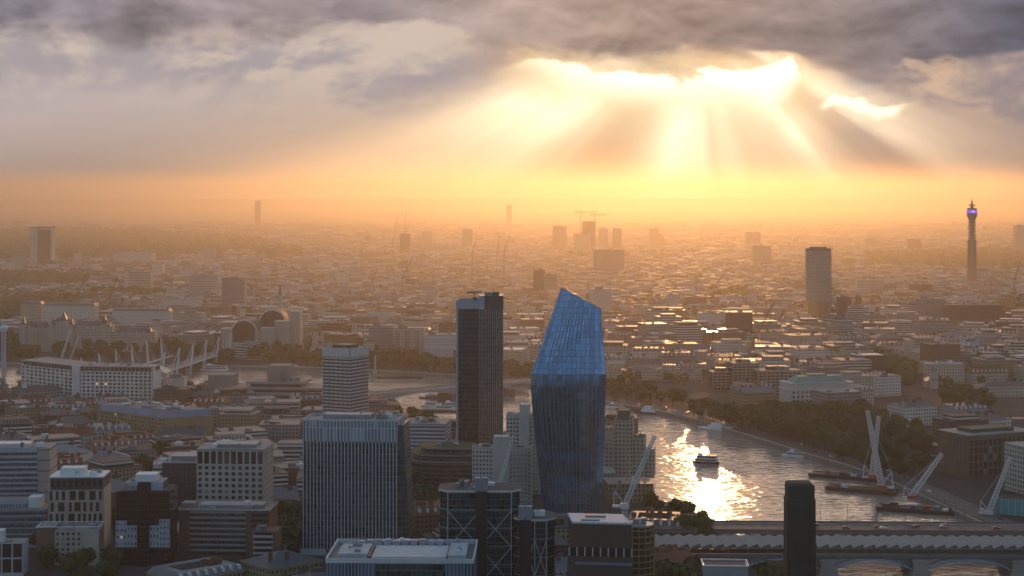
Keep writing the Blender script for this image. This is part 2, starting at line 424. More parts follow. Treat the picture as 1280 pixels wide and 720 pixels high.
def river_mat():
    m = bpy.data.materials.new('river_water'); m.use_nodes = True; nt = m.node_tree; b = nt.nodes['Principled BSDF']
    b.inputs['Base Color'].default_value = (.30, .245, .19, 1); b.inputs['IOR'].default_value = 1.33
    tc = nt.nodes.new('ShaderNodeTexCoord')
    def wave(sx, sy, rz, det, dist=.2):
        mp = nt.nodes.new('ShaderNodeMapping'); nt.links.new(tc.outputs['Object'], mp.inputs[0]); mp.inputs['Scale'].default_value = (sx, sy, 1); mp.inputs['Rotation'].default_value = (0, 0, rz)
        return noise(nt, mp.outputs[0], 1.0, det, .6, dist)
    n1, n3 = wave(.075, .17, .25, 1.5), wave(.30, .5, -.2, 2)
    n2 = wave(.006, .011, .2, 3, .6)
    bp = nt.nodes.new('ShaderNodeBump'); bp.inputs['Strength'].default_value = 1.0; bp.inputs['Distance'].default_value = 1.1
    nt.links.new(((n1 * 1.0 + n3 * .13) * (n2.smooth(.3, .7) * .8 + .5)).s, bp.inputs['Height']); nt.links.new(bp.outputs[0], b.inputs['Normal'])
    nt.links.new((n2 * .06 + .055).s, b.inputs['Roughness'])
    return m
m = MB(); m.poly([(-12000, -3000, -4), (3000, -3000, -4), (3000, 5000, -4), (-12000, 5000, -4)])
tag(m.build('river', river_mat()), 'wide tan river with sun glitter beside the blue glass tower', None, kind='structure')

def bank_wall(name, L, side, label):
    """river wall of stone with a parapet, following the bank"""
    r = thing(name, label, 'river wall', (0, 0, 0)); w = MB(); p = MB(); u = 0
    pts = [q for q in L if -3000 < q.x < 480 and 200 < q.y < 3000]
    nrm = []
    for i, q in enumerate(pts):
        d = (pts[min(i + 1, len(pts) - 1)] - pts[max(0, i - 1)]).normalized(); nrm.append(Vector((-d.y, d.x)) * side)
    for i in range(len(pts) - 1):
        a, b, na, nb_ = pts[i], pts[i + 1], nrm[i], nrm[i + 1]; l = (b - a).length
        a0, b0 = a - na * .6, b - nb_ * .6                     # the wall face stands proud of the bank edge
        def strip(M, p0, p1, q0, q1, z0, z1):
            M.poly([(p0.x, p0.y, z0), (p1.x, p1.y, z0), (p1.x, p1.y, z1), (p0.x, p0.y, z1)], 0, [(u, z0), (u + l, z0), (u + l, z1), (u, z1)])
            M.poly([(p0.x, p0.y, z1), (p1.x, p1.y, z1), (q1.x, q1.y, z1), (q0.x, q0.y, z1)], 0)
            M.poly([(q1.x, q1.y, z0), (q0.x, q0.y, z0), (q0.x, q0.y, z1), (q1.x, q1.y, z1)], 0)
        strip(w, a0, b0, a + na * .4, b + nb_ * .4, -5, .35)
        strip(p, a0 + na * .2, b0 + nb_ * .2, a + na * .2, b + nb_ * .2, .35, 1.4)
        u += l
    w.build('wall', fac('river_wall_stone', (.20, .18, .155), (.1, .09, .075), 12, 6, .08, 1.0, gr=.9, gspec=.2, var=.2), r); p.build('parapet', STONE, r)
bank_wall('river_wall', NB, 1, 'long pale river wall below the far tree-lined embankment road')
bank_wall('river_wall', SB, -1, 'stone river wall along the near bank below the theatre terraces')

# ================================================================= roads
def ribbon(name, pts, w, mt, z=.06, kind='structure', label=None):
    m = MB(); u = 0
    L = [Vector(p) for p in pts]
    N = []
    for i, q in enumerate(L):
        d = (L[min(i + 1, len(L) - 1)] - L[max(0, i - 1)]).normalized(); N.append(Vector((-d.y, d.x)))
    for i in range(len(L) - 1):
        a, b, na, nb_ = L[i], L[i + 1], N[i] * w / 2, N[i + 1] * w / 2; l = (b - a).length
        m.poly([(*(a - na), z), (*(b - nb_), z), (*(b + nb_), z), (*(a + na), z)], 0, [(u, 0), (u + l, 0), (u + l, w), (u, w)]); u += l
    return tag(m.build(name, mt), label, None, kind=kind)
def road_mat():
    m = bpy.data.materials.new('marked_asphalt'); m.use_nodes = True; nt = m.node_tree; b = nt.nodes['Principled BSDF']
    tc = nt.nodes.new('ShaderNodeTexCoord'); sp = nt.nodes.new('ShaderNodeSeparateXYZ'); nt.links.new(tc.outputs['UV'], sp.inputs[0])
    u, v = X(nt, sp.outputs[0]), X(nt, sp.outputs[1])
    ln = ((v / 3.6).frac().lt(.05)) * ((u / 9.0).frac().lt(.45))
    n = noise(nt, tc.outputs['Object'], .12, 4, .6)
    base = mixc(nt, 1.0, (.06, .057, .053), grey(nt, (n - .5) * .8 + 1.0), 'MULTIPLY')
    nt.links.new(mixc(nt, ln, base, (.5, .5, .48)), b.inputs['Base Color']); b.inputs['Roughness'].default_value = .8
    return m
ROAD = road_mat()
emb = []
for i, p in enumerate(NB):
    if -1300 < p.x < 470 and p.y > 900:
        d = (NB[i + 1] - NB[i - 1]).normalized(); emb.append(p + Vector((-d.y, d.x)) * 16)
ribbon('embankment_road', emb, 20, ROAD, label='wide road following the far river wall under the trees')
ribbon('riverside_path', [p + Vector((0, -7)) for p in SB if -1000 < p.x < 380 and p.y > 800], 8, mat('paving', (.24, .22, .2), .9), label='paved walk along the near bank')

# ================================================================= bridges
def frame(A, B):
    """root location, heading and length for a bridge running from A to B"""
    d = Vector(B) - Vector(A); return (A[0], A[1], 0), math.atan2(d.y, d.x), d.length

# ---- road bridge with traffic
A, B = (gx(868, 1216), 1216.0), (gx(1420, 1207), 1207.0)
loc, rz, L = frame(A, B)
rb = thing('road_bridge', 'wide dark road bridge carrying cars, just beyond the railway bridge', 'bridge', loc, rz)
m = MB(); m.box(-120, L, -16, 16, 7.2, 9.0); m.build('deck', mat('bridge_stone', (.17, .15, .13), .9), rb)
m = MB(); m.poly([(-120, -11.5, 9.01), (L, -11.5, 9.01), (L, 11.5, 9.01), (-120, 11.5, 9.01)], 0, [(0, 0), (L + 120, 0), (L + 120, 23), (0, 23)]); m.build('carriageway', ROAD, rb)
m = MB(); m.box(-120, L, 11.5, 15.4, 9.0, 9.14); m.build('pavement', mat('paving', (.24, .22, .2)), rb)
m = MB(); m.box(-120, L, -15.4, -11.5, 9.0, 9.14); m.build('pavement', mat('paving', (.24, .22, .2)), rb)
for s in (-1, 1):
    m = MB(); m.box(-120, L, s * 15.7 - .25, s * 15.7 + .25, 9.0, 10.2); m.build('parapet', mat('parapet_red', (.16, .10, .08), .8), rb)
for i, x in enumerate((40, 97, 154, 211, 268)):
    m = MB(); m.box(x - 3.5, x + 3.5, -18.2, 18.2, -5, 7.1); m.box(x - 4.4, x + 4.4, -19, 19, 5, 6.2); m.build('pier', STONE, rb)
    if i < 4:
        m = MB(); n = 12
        pts = [(x + 3.5 + (50 * k / n), -1.5 + 7.2 * math.sin(math.pi * k / n)) for k in range(n + 1)]
        for (xa, za), (xb, zb) in zip(pts, pts[1:]):
            m.poly([(xa, -16.6, za), (xb, -16.6, zb), (xb, -16.6, 7.1), (xa, -16.6, 7.1)]); m.poly([(xa, 16.6, za), (xb, 16.6, zb), (xb, 16.6, 7.1), (xa, 16.6, 7.1)])
            m.poly([(xa, -16.6, za), (xb, -16.6, zb), (xb, 16.6, zb), (xa, 16.6, za)])
        m.build('arch', mat('arch_iron', (.14, .09, .08), .6), rb)
RBF = (Vector(A), rz)
def on_bridge(F, x, y, z):
    A, a = F; return (A.x + x * math.cos(a) - y * math.sin(a), A.y + x * math.sin(a) + y * math.cos(a), z)

# ---- railway bridge with folded solar roof
A, B = (gx(880, 1136), 1136.0), (gx(1420, 1131), 1131.0)
loc, rz, L = frame(A, B)
rw = thing('railway_bridge', 'railway bridge with blue arches and a long folded pale roof before the road bridge', 'bridge', loc, rz)
m = MB(); m.box(-70, L, -14, 14, 6.4, 8.6); m.build('deck', mat('rail_deck', (.09, .1, .105), .7), rw)
m = MB(); m.box(-70, L, -14.5, -14.05, 7.6, 9.6); m.build('girder', mat('girder_blue', (.10, .135, .15), .6), rw)
m = MB(); m.box(-70, L, 14.05, 14.5, 7.6, 9.6); m.build('girder', mat('girder_blue', (.10, .135, .15), .6), rw)
# folded roof: north-light folds running diagonally over the tracks
SOLAR = mat('roof_panel', (.22, .20, .17), .5, .35, noisy=.3, scale=.3)
m = MB(); step = 7.4; k = 0; x = -62.0
while x < L - 2:
    rise = 14.6 if k % 2 == 0 else 14.8
    sk = 11.0
    m.poly([(x, -15, 13.6), (x + step * .80, -15, 16.0), (x + step * .80 - sk, 15, 16.4), (x - sk, 15, 14.3)], 0)
    m.poly([(x + step * .80, -15, 16.0), (x + step, -15, 13.6), (x + step - sk, 15, 14.3), (x + step * .80 - sk, 15, 16.4)], 1)
    m.poly([(x, -15, 13.6), (x + step, -15, 13.6), (x + step * .80, -15, 16.0)], 1)
    x += step; k += 1
roof = m.build('roof', [SOLAR, mat('roof_fold', (.10, .095, .09), .5, noisy=.1)], rw)
m = MB(); m.box(-64, L, -15.6, -15.05, 12.9, 13.5); m.build('fascia', mat('girder_blue', (.10, .135, .15)), roof)
m = MB(); m.box(-70, L, -13.4, -13.2, 9.7, 12.4); m.build('platform_glazing', mat('dark_glazing', (.03, .035, .035), .15, .6, noisy=0), rw)
pm = MB(); pm.box(-.22, .22, -14.6, -14.1, 9.6, 13.2); post = pm.build('roof_post', mat('girder_blue', (.1, .135, .15)), rw, loc=(-60, 0, 0))
x = -47.6
while x < L:
    child(post, rw, (x, 0, 0)); x += 12.4
PX = [918, 1035, 1150, 1273, 1396]
for i, p in enumerate(PX):
    x = gx(p, 1120) - A[0]
    m = MB(); m.box(x - 4.6, x + 4.6, -17, 17, -5, 6.3); m.box(x - 5.4, x + 5.4, -17.6, 17.6, 4.9, 5.8); m.box(x - 6, x + 6, -18.5, 18.5, -5, -1.6); m.build('pier', mat('pier_stone', (.27, .25, .215), .9, noisy=.4), rw)
    if i < len(PX) - 1:
        x1 = gx(PX[i + 1], 1120) - A[0]; a0, a1 = x + 4.7, x1 - 4.7; n = 20
        pts = [(a0 + (a1 - a0) * k / n, -1.0 + 6.6 * math.sin(math.pi * k / n) ** .8) for k in range(n + 1)]
        for y in (-14.4, -5, 5, 14.4):
            rib = MB()
            for (xa, za), (xb, zb) in zip(pts, pts[1:]):
                rib.poly([(xa, y, za), (xb, y, zb), (xb, y, zb + 1.1), (xa, y, za + 1.1)]); rib.poly([(xa, y, za), (xb, y, zb), (xb, y + .5, zb), (xa, y + .5, za)])
            rib.build('arch_rib', mat('arch_blue', (.16, .27, .42), .5, noisy=.2), rw)
        lat = MB(); nx = int((a1 - a0) / 1.9)
        for k in range(1, nx):
            xx = a0 + (a1 - a0) * k / nx; zz = -1.0 + 6.6 * math.sin(math.pi * k / nx) ** .8 + 1.1
            if zz < 6.0: lat.bar((xx, -14.15, zz), (xx, -14.15, 6.5), .35)
        for zz in (2.2, 3.8, 5.4):
            for k in range(nx):
                xa, xb = a0 + (a1 - a0) * k / nx, a0 + (a1 - a0) * (k + 1) / nx
                if -1.0 + 6.6 * math.sin(math.pi * (k + .5) / nx) ** .8 + 1.1 < zz: lat.bar((xa, -14.15, zz), (xb, -14.15, zz), .35)
        lat.build('spandrel_lattice', mat('lattice_iron', (.19, .22, .23), .6), rw)

# ---- five-span concrete bridge upstream
A, B = (gx(380, 1935), 1935.0), (gx(668, 2140), 2140.0)
loc, rz, L = frame(A, B)
wb = thing('concrete_bridge', 'low pale concrete bridge crossing the river behind the two dark towers', 'bridge', loc, rz)
m = MB(); m.box(0, L, -12.5, 12.5, 10.2, 12); m.build('deck', mat('bridge_concrete', (.36, .345, .315), .85), wb)
m = MB(); m.poly([(0, -10, 12.01), (L, -10, 12.01), (L, 10, 12.01), (0, 10, 12.01)], 0, [(0, 0), (L, 0), (L, 20), (0, 20)]); m.build('carriageway', ROAD, wb)
for s in (-1, 1):
    m = MB(); m.box(0, L, s * 12.3 - .2, s * 12.3 + .2, 12, 13.1); m.build('parapet', mat('bridge_concrete', (.36, .345, .315)), wb)
npx = [L * .06, L * .335, L * .60, L * .86]
for i, x in enumerate(npx):
    m = MB(); m.box(x - 5, x + 5, -13.5, 13.5, -5, 4.5, ); m.build('pier', DCONC, wb)
    if i < len(npx) - 1:
        m = MB(); n = 14; a0, a1 = x, npx[i + 1]
        pts = [(a0 + (a1 - a0) * k / n, 4.6 + 5.0 * math.sin(math.pi * k / n) ** .7) for k in range(n + 1)]
        for (xa, za), (xb, zb) in zip(pts, pts[1:]):
            for y in (-11.5, 11.5): m.poly([(xa, y, za), (xb, y, zb), (xb, y, 10.15), (xa, y, 10.15)])
            m.poly([(xa, -11.5, za), (xb, -11.5, zb), (xb, 11.5, zb), (xa, 11.5, za)])
        m.build('arch', mat('bridge_concrete', (.36, .345, .315)), wb)
WBF = (Vector(A), rz)

# ---- railway bridge with white-masted footbridges
A, B = (gx(196, 2215), 2215.0), (gx(290, 2560), 2560.0)
loc, rz, L = frame(A, B)
hb = thing('masted_bridge', 'rail bridge flanked by footbridges with white leaning masts, behind the long white riverside office', 'bridge', loc, rz)
m = MB(); m.box(-40, L, 5, 22, 6.5, 9.5); m.build('rail_deck', mat('rail_girder', (.15, .13, .12), .7), hb)
m = MB(); m.box(-30, L, -1, 3.4, 8.6, 9.6); m.build('walkway', mat('walkway', (.45, .43, .4), .6), hb)
m = MB(); m.box(-160, L * .75, 60, 64.4, 8.6, 9.6); m.build('walkway', mat('walkway', (.45, .43, .4)), hb)
for k in range(6):
    m = MB(); x = 10 + (L - 20) * k / 5; m.box(x - 2.5, x + 2.5, 5.5, 21.5, -5, 6.4); m.build('pier', DCONC, hb)
MASTM = mat('white_mast', (.72, .70, .66), .4)
def mast(x, y, out):
    m = MB(); top = (x, y + out * 5, 38)
    for s in (-1, 1): m.bar((x + s * 4.6, y, -4), top, .95)
    o = m.build('mast', MASTM, hb)
    c = MB()
    for s in (-22, -15, -8, 8, 15, 22): c.bar(top, (x + s, y - out * 2.5, 9.4), .28)
    c.build('stay_cable', mat('stay_steel', (.5, .5, .48), .4), o)
for k in range(6): mast(12 + (L - 40) * k / 5, -1.8, -1)
for k in range(7): mast(-140 + (L * .75 + 130) * k / 6.3, 65.0, 1)
for p, D, t in ((870, 1216, 'x'),): pass
MARKS += [(1080, 650, 1200, 'the road bridge'), (560, 488, 2060, 'the concrete bridge'), (230, 455, 2350, 'the white-masted footbridge')]

# ---- things on the road bridge
def car(label, loc, rz, col, group, s=1.0):
    r = thing('car', label, 'car', loc, rz, group); r.scale = (s, s, s)
    m = MB(); m.prism([(-2.1, -.9), (2.1, -.9), (2.1, .9), (-2.1, .9)], .35, .95, 0); m.prism([(-1.9, -.85), (1.2, -.85), (1.2, .85), (-1.9, .85)], .95, 1.5, 0, top=[(-1.4, -.7), (.5, -.7), (.5, .7), (-1.4, .7)])
    m.build('body', mat('car_' + col[0], col[1], .3, .6, noisy=0), r)
    m = MB()
    m.poly([(1.23, -.78, 1.0), (1.23, .78, 1.0), (.58, .66, 1.46), (.58, -.66, 1.46)]); m.poly([(-1.93, .78, 1.0), (-1.93, -.78, 1.0), (-1.47, -.66, 1.46), (-1.47, .66, 1.46)])
    m.build('windscreen', PANE, r)
    for x in (-1.3, 1.3):
        for y in (-.86, .86):
            w = MB(); n = 10
            c = [(x + .34 * math.cos(6.2832 * k / n), .34 + .34 * math.sin(6.2832 * k / n)) for k in range(n)]
            for k in range(n):
                a, b = c[k], c[(k + 1) % n]; w.poly([(a[0], y - .1, a[1]), (b[0], y - .1, b[1]), (b[0], y + .1, b[1]), (a[0], y + .1, a[1])])
            w.poly([(p[0], y - .1, p[1]) for p in c]); w.poly([(p[0], y + .1, p[1]) for p in reversed(c)]); w.build('wheel', DARK, r)
    return r
CC = [('black', (.015, .015, .018)), ('white', (.6, .6, .6)), ('silver', (.3, .3, .31)), ('red', (.25, .02, .02)), ('blue', (.03, .05, .14)), ('grey', (.1, .1, .11))]
for px, lane, c, l in ((1056, -6, 0, 'black car nearest the brick chimney on the road bridge'), (1097, -2, 0, 'black car close behind the white car on the road bridge'), (1101, -7, 1, 'white car on the road bridge, the palest in the traffic'),
                       (1145, 1, 0, 'black car in the middle of the road bridge'), (1178, -1, 2, 'silver car on the road bridge right of the middle'), (1182, 6, 5, 'grey car in the far lane of the road bridge'),
                       (1243, -4, 3, 'dark red car towards the far end of the road bridge'), (1020, 4, 4, 'dark blue car just emerging from behind the brick chimney on the road bridge')):
    car(l, on_bridge(RBF, gx(px, 1212) - RBF[0].x, lane, 9.03), RBF[1] + (math.pi if lane > 0 else 0), CC[c], 'cars crossing the road bridge', 1.25)
def bus(label, loc, rz):
    r = thing('bus', label, 'bus', loc, rz)
    m = MB(); m.box(-5.5, 5.5, -1.25, 1.25, .4, 4.3); m.build('body', REDP, r)
    for z in (1.4, 3.1):
        m = MB(); m.box(-5.3, 5.52, -1.27, 1.27, z, z + .85); m.build('window_band', PANE, r)
    for x in (-3.4, 3.2):
        m = MB(); m.box(x - .5, x + .5, -1.2, 1.2, 0, .95); m.build('wheel', DARK, r)
bus('red double deck bus on the concrete bridge beside the dark tower', on_bridge(WBF, 268, 4, 12.03), WBF[1])
bus('red double deck bus on the road below the theatre blocks', (gx(296, 2005), 2005, .1), .2)
def lamp(label, loc, h, group):
    r = thing('street_lamp', label, 'street lamp', loc, 0, group)
    m = MB(); m.cyl(0, 0, 0, h, .16, .09, 8); m.build('post', DARK, r)
    m = MB(); m.bar((-1.4, 0, h), (1.4, 0, h), .16); m.build('arm', DARK, r)
    for s in (-1, 1):
        m = MB(); m.box(s * 1.5 - .5, s * 1.5 + .5, -.2, .2, h - .15, h + .12); m.build('lamp_head', STEEL, r)
for px, w in ((1025, 'first right of the brick chimney'), (1059, 'second right of the brick chimney'), (1095, 'third right of the brick chimney'), (1131, 'fourth right of the brick chimney'), (1167, 'second last before its far end'), (1204, 'last before its far end')):
    lamp('twin-arm street lamp on the road bridge, ' + w, on_bridge(RBF, gx(px, 1227) - RBF[0].x, 14.6, 9.14), 13, 'street lamps on the road bridge')

for i in range(18):
    k = 8 + (i * 37 % 100) / 100.0 * (len(emb) - 10); j = int(k); t = k - j
    if j + 1 >= len(emb): continue
    p = emb[j].lerp(emb[j + 1], t); d = (emb[j + 1] - emb[j]).normalized(); n = Vector((-d.y, d.x)); sd = 1 if i % 2 else -1
    q = p + n * sd * 4.2; c = (0, 1, 2, 5, 1, 0)[i % 6]; word = ('dark', 'white', 'silver', 'red', 'blue', 'dark')[c]
    car(f'tiny {word} car on the embankment road under the far trees', (q.x, q.y, .07), math.atan2(d.y, d.x) + (math.pi if sd > 0 else 0), CC[c], f'{word} cars along the embankment road', 1.2)

# ================================================================= building helpers
def V2(p): return Vector((p[0], p[1]))
BLIND = [mat('tinted_pane', (.05, .062, .075), .12, .6, noisy=0), mat('pane_with_blind', (.20, .195, .18), .35, .4, noisy=0), mat('lit_pane', (.3, .2, .1), .3, noisy=0, emit=((1, .6, .28), .45))]
def pane_parts(root, cells, w, h, mt, name='window', most=100):
    """cells: (x, y, z, heading) of window centres; one part each, past a hundred the rest as one part"""
    if not cells: return
    m = MB(); m.prism([(-w / 2, -.03), (w / 2, -.03), (w / 2, .05), (-w / 2, .05)], -h / 2, h / 2)
    g = random.Random(len(cells) * 7 + int(w * 100)); P = {}
    for (x, y, z, a) in cells[:most]:
        q = g.random(); k = 0 if q < .66 else 1 if q < .85 else 2 if q < .985 else 3
        if k not in P: P[k] = m.build(name, [mt, BLIND[0], BLIND[1], BLIND[2]][k], root, loc=(x, y, z), rz=a)
        else: child(P[k], root, (x, y, z), a)
    if len(cells) > most:
        mm = MB()
        for (x, y, z, a) in cells[most:]:
            c, s = math.cos(a), math.sin(a)
            q = [(x - w / 2 * c + .03 * s, y - w / 2 * s - .03 * c), (x + w / 2 * c + .03 * s, y + w / 2 * s - .03 * c)]
            mm.poly([(*q[0], z - h / 2), (*q[1], z - h / 2), (*q[1], z + h / 2), (*q[0], z + h / 2)])
        o = mm.build(name, mt, root); o['kind'] = 'stuff'
def wgrid(mb, p0, p1, z0, z1, nx, nz, wu, wv, depth=.45, cells=None, m=0, skip=None):
    """piers and bands standing proud of the wall from p0 to p1 (outside on the right); collects window centres"""
    p0, p1 = V2(p0), V2(p1); d = (p1 - p0); L = d.length; d.normalize(); n = Vector((d.y, -d.x)); bay, flr = L / nx, (z1 - z0) / nz
    a = math.atan2(d.y, d.x)
    for i in range(nx + 1):
        c = i * bay; w = bay * (1 - wu) / 2
        s, e = max(0, c - w), min(L, c + w)
        A, Bq = p0 + d * s, p0 + d * e
        mb.prism([A + n * depth, Bq + n * depth, Bq, A], z0, z1, m)
    for j in range(nz + 1):
        c = z0 + j * flr; w = flr * (1 - wv) / 2
        A, Bq = p0, p1
        mb.prism([A + n * depth * .9, Bq + n * depth * .9, Bq, A], max(z0, c - w), min(z1, c + w), m)
    if cells is not None:
        for j in range(nz):
            for i in range(nx):
                if skip and skip(i, j): continue
                q = p0 + d * ((i + .5) * bay) + n * .06
                cells.append((q.x, q.y, z0 + (j + .5) * flr, a))
    return bay * wu, flr * wv
def clutter(root, x0, x1, y0, y1, z, n, seed=0, mats=None, big=1.0):
    r = random.Random(seed)
    for i in range(n):
        w, d, h = r.uniform(1.5, 7) * big, r.uniform(1.5, 5) * big, r.uniform(.8, 3.2) * big
        x, y = r.uniform(x0, max(x0 + .1, x1 - w)), r.uniform(y0, max(y0 + .1, y1 - d))
        m = MB()
        if r.random() < .25: m.cyl(x + w / 2, y + d / 2, z, z + h, min(w, d) / 2, n=10)
        else:
            m.box(x, x + w, y, y + d, z, z + h)
            if r.random() < .4: m.box(x + w * .2, x + w * .5, y + d * .2, y + d * .6, z + h, z + h * 1.35)
        m.build('plant_unit', r.choice(mats or [GREYM, PALEROOF, LEAD, WHITE]), root)
def parapet(root, x0, x1, y0, y1, z, h, mt, t=.5):
    m = MB()
    m.box(x0, x1, y0, y0 + t, z, z + h); m.box(x0, x1, y1 - t, y1, z, z + h); m.box(x0, x0 + t, y0 + t, y1 - t, z, z + h); m.box(x1 - t, x1, y0 + t, y1 - t, z, z + h)
    return m.build('parapet', mt, root)
def mark(px, py, D, phrase): MARKS.append((px, py, D, phrase))
def place(px, D): return (gx(px, D), D, 0)

# ================================================================= the blue glass tower
def blue_tower():
    D = 1290.0; r = thing('glass_tower', 'faceted blue glass tower with a slanting top, tallest in the scene', 'tower', place(710, D + 14)); claim(gx(710, D), D + 14, 42)
    GL = glass('blue_curtain_wall', (.20, .36, .53), .06, 1.6, .9, 3.4, 4.4, (.10, .15, .21), .10, .07, .3, .008)
    LV = [(0, -17.5, 23.0, -13, 13), (25, -20.5, 25, -13.5, 13.5), (50, -23.5, 26.2, -14, 14), (76, -26, 27, -14, 14), (98, -27.6, 27.4, -14, 14), (106, -26.9, 27.4, -13.7, 14)]
    def ring(xl, xr, yf, yb, c=5.0):
        return [(xl + c, yf), (xr - c, yf), (xr, yf + c), (xr, yb - c), (xr - c, yb), (xl + c, yb), (xl, yb - c), (xl, yf + c)]
    zt = lambda x: 168.4 - max(0, x + 1.5) * .585
    top = [(-3.6, 7.2), (23.2, 7.2), (24.8, 9), (24.8, 13), (23.2, 14.4), (-3.6, 14.4), (-4.6, 13), (-4.6, 9)]
    rings = [[(x, y, z) for x, y in ring(a, b, c, d)] for z, a, b, c, d in LV] + [[(x, y, zt(x)) for x, y in top]]
    m = MB()
    for A, Bq in zip(rings, rings[1:]):
        u = 0
        for i in range(8):
            j = (i + 1) % 8; l = math.dist(A[i][:2], A[j][:2])
            m.poly([A[i], A[j], Bq[j], Bq[i]], 0, [(u, A[i][2]), (u + l, A[j][2]), (u + l, Bq[j][2]), (u, Bq[i][2])]); u += l
    m.poly(rings[-1], 0)
    sh = m.build('glass_skin', GL, r)
    # mullions: standing fins on the front, left and right
    FIN = mat('fin_metal', (.15, .19, .24), .3, .6, noisy=0)
    def pt(t, i, k):
        A, Bq = Vector(rings[k][i]), Vector(rings[k][(i + 1) % 8]); return A.lerp(Bq, t)
    for face, n in ((7, 3), (0, 14), (1, 3), (2, 6), (6, 6)):
        for q in range(n):
            t = (q + .5) / n; m = MB()
            for k in range(5): m.bar(pt(t, face, k), pt(t, face, k + 1), .34)
            m.build('fin', FIN, r)
            m = MB(); m.bar(pt(t, face, 5), pt(t, face, 6), .24); m.build('fin', FIN, r)
    for z in (8, 30, 52, 74):                      # paler double floors
        pass
    m = MB()
    T = [Vector(p) for p in rings[-1]]
    for i in range(8): m.bar(T[i], T[(i + 1) % 8], .8)
    m.build('roof_rim', mat('rim_metal', (.5, .46, .42), .25, .7, noisy=0), r)
    m = MB()
    K = [Vector(p) for p in rings[5]]
    for i in range(8): m.bar(K[i], K[(i + 1) % 8], .5)
    m.build('knee_rail', FIN, r)
    for p in ((-.6, 8, 169.6), (24.4, 9, 154.6)):
        m = MB(); m.cyl(p[0], p[1], p[2] - 1.2, p[2], .35, n=8); m.build('warning_lamp', mat('red_lamp', (.5, .02, .01), .4, emit=((1, .08, .03), 1.2)), r)
    mark(710, 500, D, 'the blue glass tower')
blue_tower()

# ================================================================= the slim dark tower
def dark_tower():
    D = 1500.0; r = thing('ribbed_tower', 'slim black tower of two joined slabs with pale vertical ribs', 'tower', place(600, D + 16)); claim(gx(600, D), D + 16, 32)
    GL = glass('black_curtain_wall', (.012, .02, .024), .08, 1.7, None, 1.6, 3.9, (.04, .05, .055), .12, .16, .9, .03)
    m = MB(); m.box(-18.5, -.6, -11, 15, 0, 140); m.build('left_slab', GL, r)
    m = MB(); m.box(-.5, 20, -16, 12, 0, 151.5); m.build('right_slab', GL, r)
    CL = mat('tower_cladding', (.33, .36, .40), .5)
    m = MB(); m.box(-20.2, -18.55, -11.6, 15.5, 0, 147.5); m.box(-20.2, -.7, -10.4, -9.6, 140.05, 147.5); m.box(-20.2, -.7, 14, 15, 140.05, 147.5); m.build('side_wall', CL, r)
    m = MB(); m.box(-.5, 4, -16.6, -16.05, 140, 151.3); m.build('corner_panel', CL, r)
    m = MB(); m.box(4.02, 20.3, -16.5, -16.02, 140, 151.4); m.build('crown_band', DARK, r)
    f = MB(); f.box(-.16, .16, -.75, 0, 2, 140); FINM = mat('pale_rib', (.42, .42, .40), .45)
    f0 = f.build('rib', FINM, r, loc=(.2, -16.05, 0))
    for i in range(1, 12): child(f0, r, (.2 + i * 1.78, -16.05, 0))
    f = MB(); f.box(-.08, .08, -.4, 0, 2, 139.8); f1 = f.build('rib', mat('dim_rib', (.13, .14, .15), .5), r, loc=(-17.2, -11.05, 0))
    for i in range(1, 8): child(f1, r, (-17.2 + i * 2.3, -11.05, 0))
    m = MB(); m.box(-6, -2.5, -2, 2, 140, 149.5); m.build('plant_room', DARK, r)
    m = MB(); m.cyl(-5, 0, 149.5, 153.2, .35, n=8); m.box(-10, 1.5, -.7, .7, 153.2, 154.4); m.box(-11, -8.8, -.9, .9, 152.3, 153.5); m.build('cleaning_cradle', DARK, r)
    clutter(r, 2, 18, -8, 8, 151.5, 4, 3, [DARK, GREYM])
    mark(600, 470, D, 'the slim black tower')
dark_tower()

# ================================================================= wide striped tower
def striped_tower():
    D = 1162.0; a = R(5); r = thing('striped_tower', 'wide glass tower of close vertical white stripes under a pale louvred crown', 'tower', place(442.5, D + 16), -a); claim(gx(443, D), D + 16, 44)
    GL = glass('teal_curtain_wall', (.02, .045, .06), .10, 1.7, None, 2.28, 3.7, (.05, .065, .075), .08, .2, 1.0, .03)
    m = MB(); m.box(-31.5, 31.5, -15, 17, 0, 75); m.build('glass_body', GL, r)
    LOU = fac('louvre_crown', (.40, .42, .44), (.10, .13, .16), 2.28, 14, .5, .96, .5, .4, .4)
    m = MB(); m.box(-31.7, 31.7, -15.2, 17.2, 75.05, 88.6, mt=1); m.build('crown', [LOU, PALEROOF], r)
    parapet(r, -31.7, 31.7, -15.2, 17.2, 88.65, 1.0, STEEL)
    f = MB(); f.box(-.27, .27, -.8, 0, 1, 75); fm = mat('stripe_fin', (.40, .43, .46), .45)
    f0 = f.build('stripe', fm, r, loc=(-31.2, -15.05, 0))
    for i in range(1, 28): child(f0, r, (-31.2 + i * 2.311, -15.05, 0))
    m = MB(); m.prism([(31.75, -14), (39.5, -11), (39.5, 15), (31.75, 16)], 0, 86, 0, top=[(31.75, -14), (35.2, -12), (35.2, 15), (31.75, 16)]); m.build('flank', glass('grey_flank', (.035, .05, .06), .25, 1.45, None, 3.0, 3.7, (.06, .07, .08), .1, .2, .7), r)
    m = MB(); m.box(-33, 33, -17, -15.9, 0, 4); m.build('canopy', STEEL, r)
    m = MB(); m.box(-20, 12, -4, 10, 88.65, 91.5); m.build('plant_room', GREYM, r); clutter(r, -28, 28, -12, 14, 88.65, 7, 5)
    mark(443, 610, D, 'the wide striped tower')
striped_tower()

